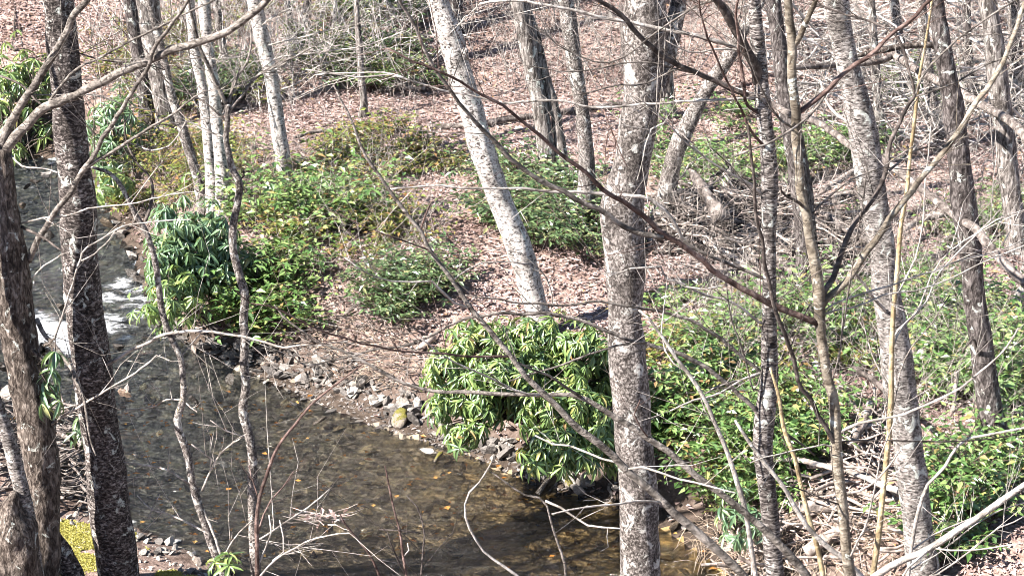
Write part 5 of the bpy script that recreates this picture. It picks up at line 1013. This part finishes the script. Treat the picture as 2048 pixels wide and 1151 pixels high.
# bank rubble: individual stones along the waterline; each is told by its size, build and nearest landmark
MARKS = [(400, 700, 'low rhododendron fringe'), (457, 755, 'wet stone near the forking sapling'), (490, 730, 'forking sapling'), (643, 738, 'round pale boulder'), (672, 760, 'rusty orange stone'), (560, 745, 'long white branch'),
         (640, 845, 'dark wet slab'), (748, 818, 'tan upright stone'), (795, 848, 'moss covered stone'), (855, 905, 'flat white stone'), (877, 920, 'little mossy stone'), (1000, 925, 'rhododendron stems'), (1052, 925, 'mossy mound'), (1095, 985, 'dark wet boulder'), (1165, 975, 'white pointed rock'),
         (238, 1080, 'dark birch foot'), (300, 1085, 'shore gravel'), (340, 1110, 'shore moss'), (400, 1115, 'crooked sapling foot'), (150, 1035, 'leaning stem'), (120, 1020, 'forked tree foot'), (178, 1020, 'dark birch edge'),
         (318, 660, 'wet fringe stone'), (300, 565, 'black fringe stone'), (262, 552, 'bank boulder'), (235, 480, 'bush at the bend'), (225, 400, 'small waterline rhododendron'), (278, 605, 'white riffle'), (205, 420, 'upper pool'), (345, 672, 'creek bank notch'),
         (1282, 1040, 'thick trunk'), (1360, 1070, 'mid bank gap'), (1460, 1080, 'small water edge rhododendron'), (618, 877, 'wiry sapling bend'), (514, 1030, 'wiry sapling'), (800, 1060, 'two stemmed twig'), (650, 1045, 'stranded debris'), (940, 1010, 'white hooked twig'), (1104, 1050, 'thin dividing sapling'), (720, 1110, 'bare leaning twig')]
USED = {}
def where(px, py):
    m = min(MARKS, key=lambda q: (q[0]-px)**2+(1.6*(q[1]-py))**2); dx, dy = px-m[0], py-m[1]
    side = ('right of' if dx > 0 else 'left of') if abs(dx) > abs(dy)*1.2 else ('in front of' if dy > 0 else 'behind')
    far = 'just' if math.hypot(dx, dy) < 24 else 'well' if math.hypot(dx, dy) > 48 else ''
    return (far+' ' if far else '')+side+' the '+m[2]
def size(w): return 'tiny' if w < 15 else 'small' if w < 19 else 'fist sized' if w < 23 else 'medium' if w < 27 else 'big' if w < 33 else 'large'
lines = np.array([(400, 700), (460, 722), (520, 745), (600, 770), (680, 800), (760, 835), (830, 855), (900, 890), (960, 905), (1010, 930), (1100, 970), (1200, 1000)], float)
for k in range(260):
    f = random.random()**1.15*(len(lines)-1); i = min(int(f), len(lines)-2); q = lines[i]+(lines[i+1]-lines[i])*(f-i)
    px, py = q[0]+random.gauss(0, 14)+random.random()*40, q[1]-abs(random.gauss(0, 22))+random.uniform(-4, 8)
    if 840 < px < 1200 and py < 850: continue
    w = random.choice([14, 18, 22, 28, 34, 42]) if px < 780 else random.choice([20, 26, 30, 36, 44])
    left = px < 700; fl = random.uniform(.3, .6) if left else random.uniform(.5, .9); pale = not left and random.random() < .35
    stone(f"{size(w)} {'pale' if pale else 'grey'} {'thin flat' if fl < .36 else 'flat' if fl < .42 else 'low' if fl < .5 else 'wedge shaped' if fl < .58 else 'angular' if fl < .72 else 'blocky'} stone {where(px, py)}", px, py, w, fl, random.uniform(.5, .9), 'stone_pale' if pale else 'stone',
          'stones of the far waterline', tilt=.35)
for k in range(34):
    px = random.uniform(262, 410); py = 1058+(px-262)*.42+random.uniform(-4, 44); w = random.choice([12, 16, 20, 26, 32]); pale = random.random() < .6; fl = random.uniform(.35, .6)
    stone(f"{size(w)} {'pale' if pale else 'grey'} {'flat' if fl < .45 else 'rounded'} shore stone {where(px, py)}", px, py, w, fl, random.uniform(.6, .9), 'stone_pale' if pale else 'stone', 'stones of the near shore', tilt=.2)
for k in range(16):
    px, py = random.uniform(118, 185), random.uniform(1015, 1050); w = random.choice([12, 16, 22]); stone(f"{size(w)} whitish cobble {where(px, py)}", px, py, w, .5, .8, 'stone_pale', 'stones of the near shore', tilt=.2)
for k in range(22):
    px = random.uniform(1215, 1460); py = 1000+(px-1215)*.42+random.uniform(-25, 12); w = random.choice([16, 22, 30]); wet = random.random() < .6
    stone(f"{size(w)} {'black wet' if wet else 'grey'} bank stone {where(px, py)}", px, py, w, .6, .8, 'stone_wet' if wet else 'stone', 'stones of the right waterline', tilt=.3)
for k in range(46):      # dark wet stones lining the bend below the bluish rhododendron
    f = random.random()*5.999; ln = [(395, 705), (345, 672), (300, 610), (280, 560), (250, 500), (215, 430), (195, 392)]; i = int(f); a, b = np.array(ln[i]), np.array(ln[i+1]); px, py = a+(b-a)*(f-i)+np.array([random.gauss(4, 9), random.gauss(-2, 7)]); w = random.choice([16, 22, 28, 36])
    stone(f"{size(w)} dark {('flat', 'angular', 'blocky')[k % 3]} bend stone {where(px, py)}", px, py, w, random.uniform(.4, .8), .8, 'stone_wet' if random.random() < .65 else 'stone', 'stones of the creek bend', tilt=.3)
for o, px, py in LEAFS: tag(o, f"{'large' if o.scale[0] > .62 else 'small'} orange leaf drifting in the creek {where(px, py)}", 'leaf', 'orange leaves on the creek')
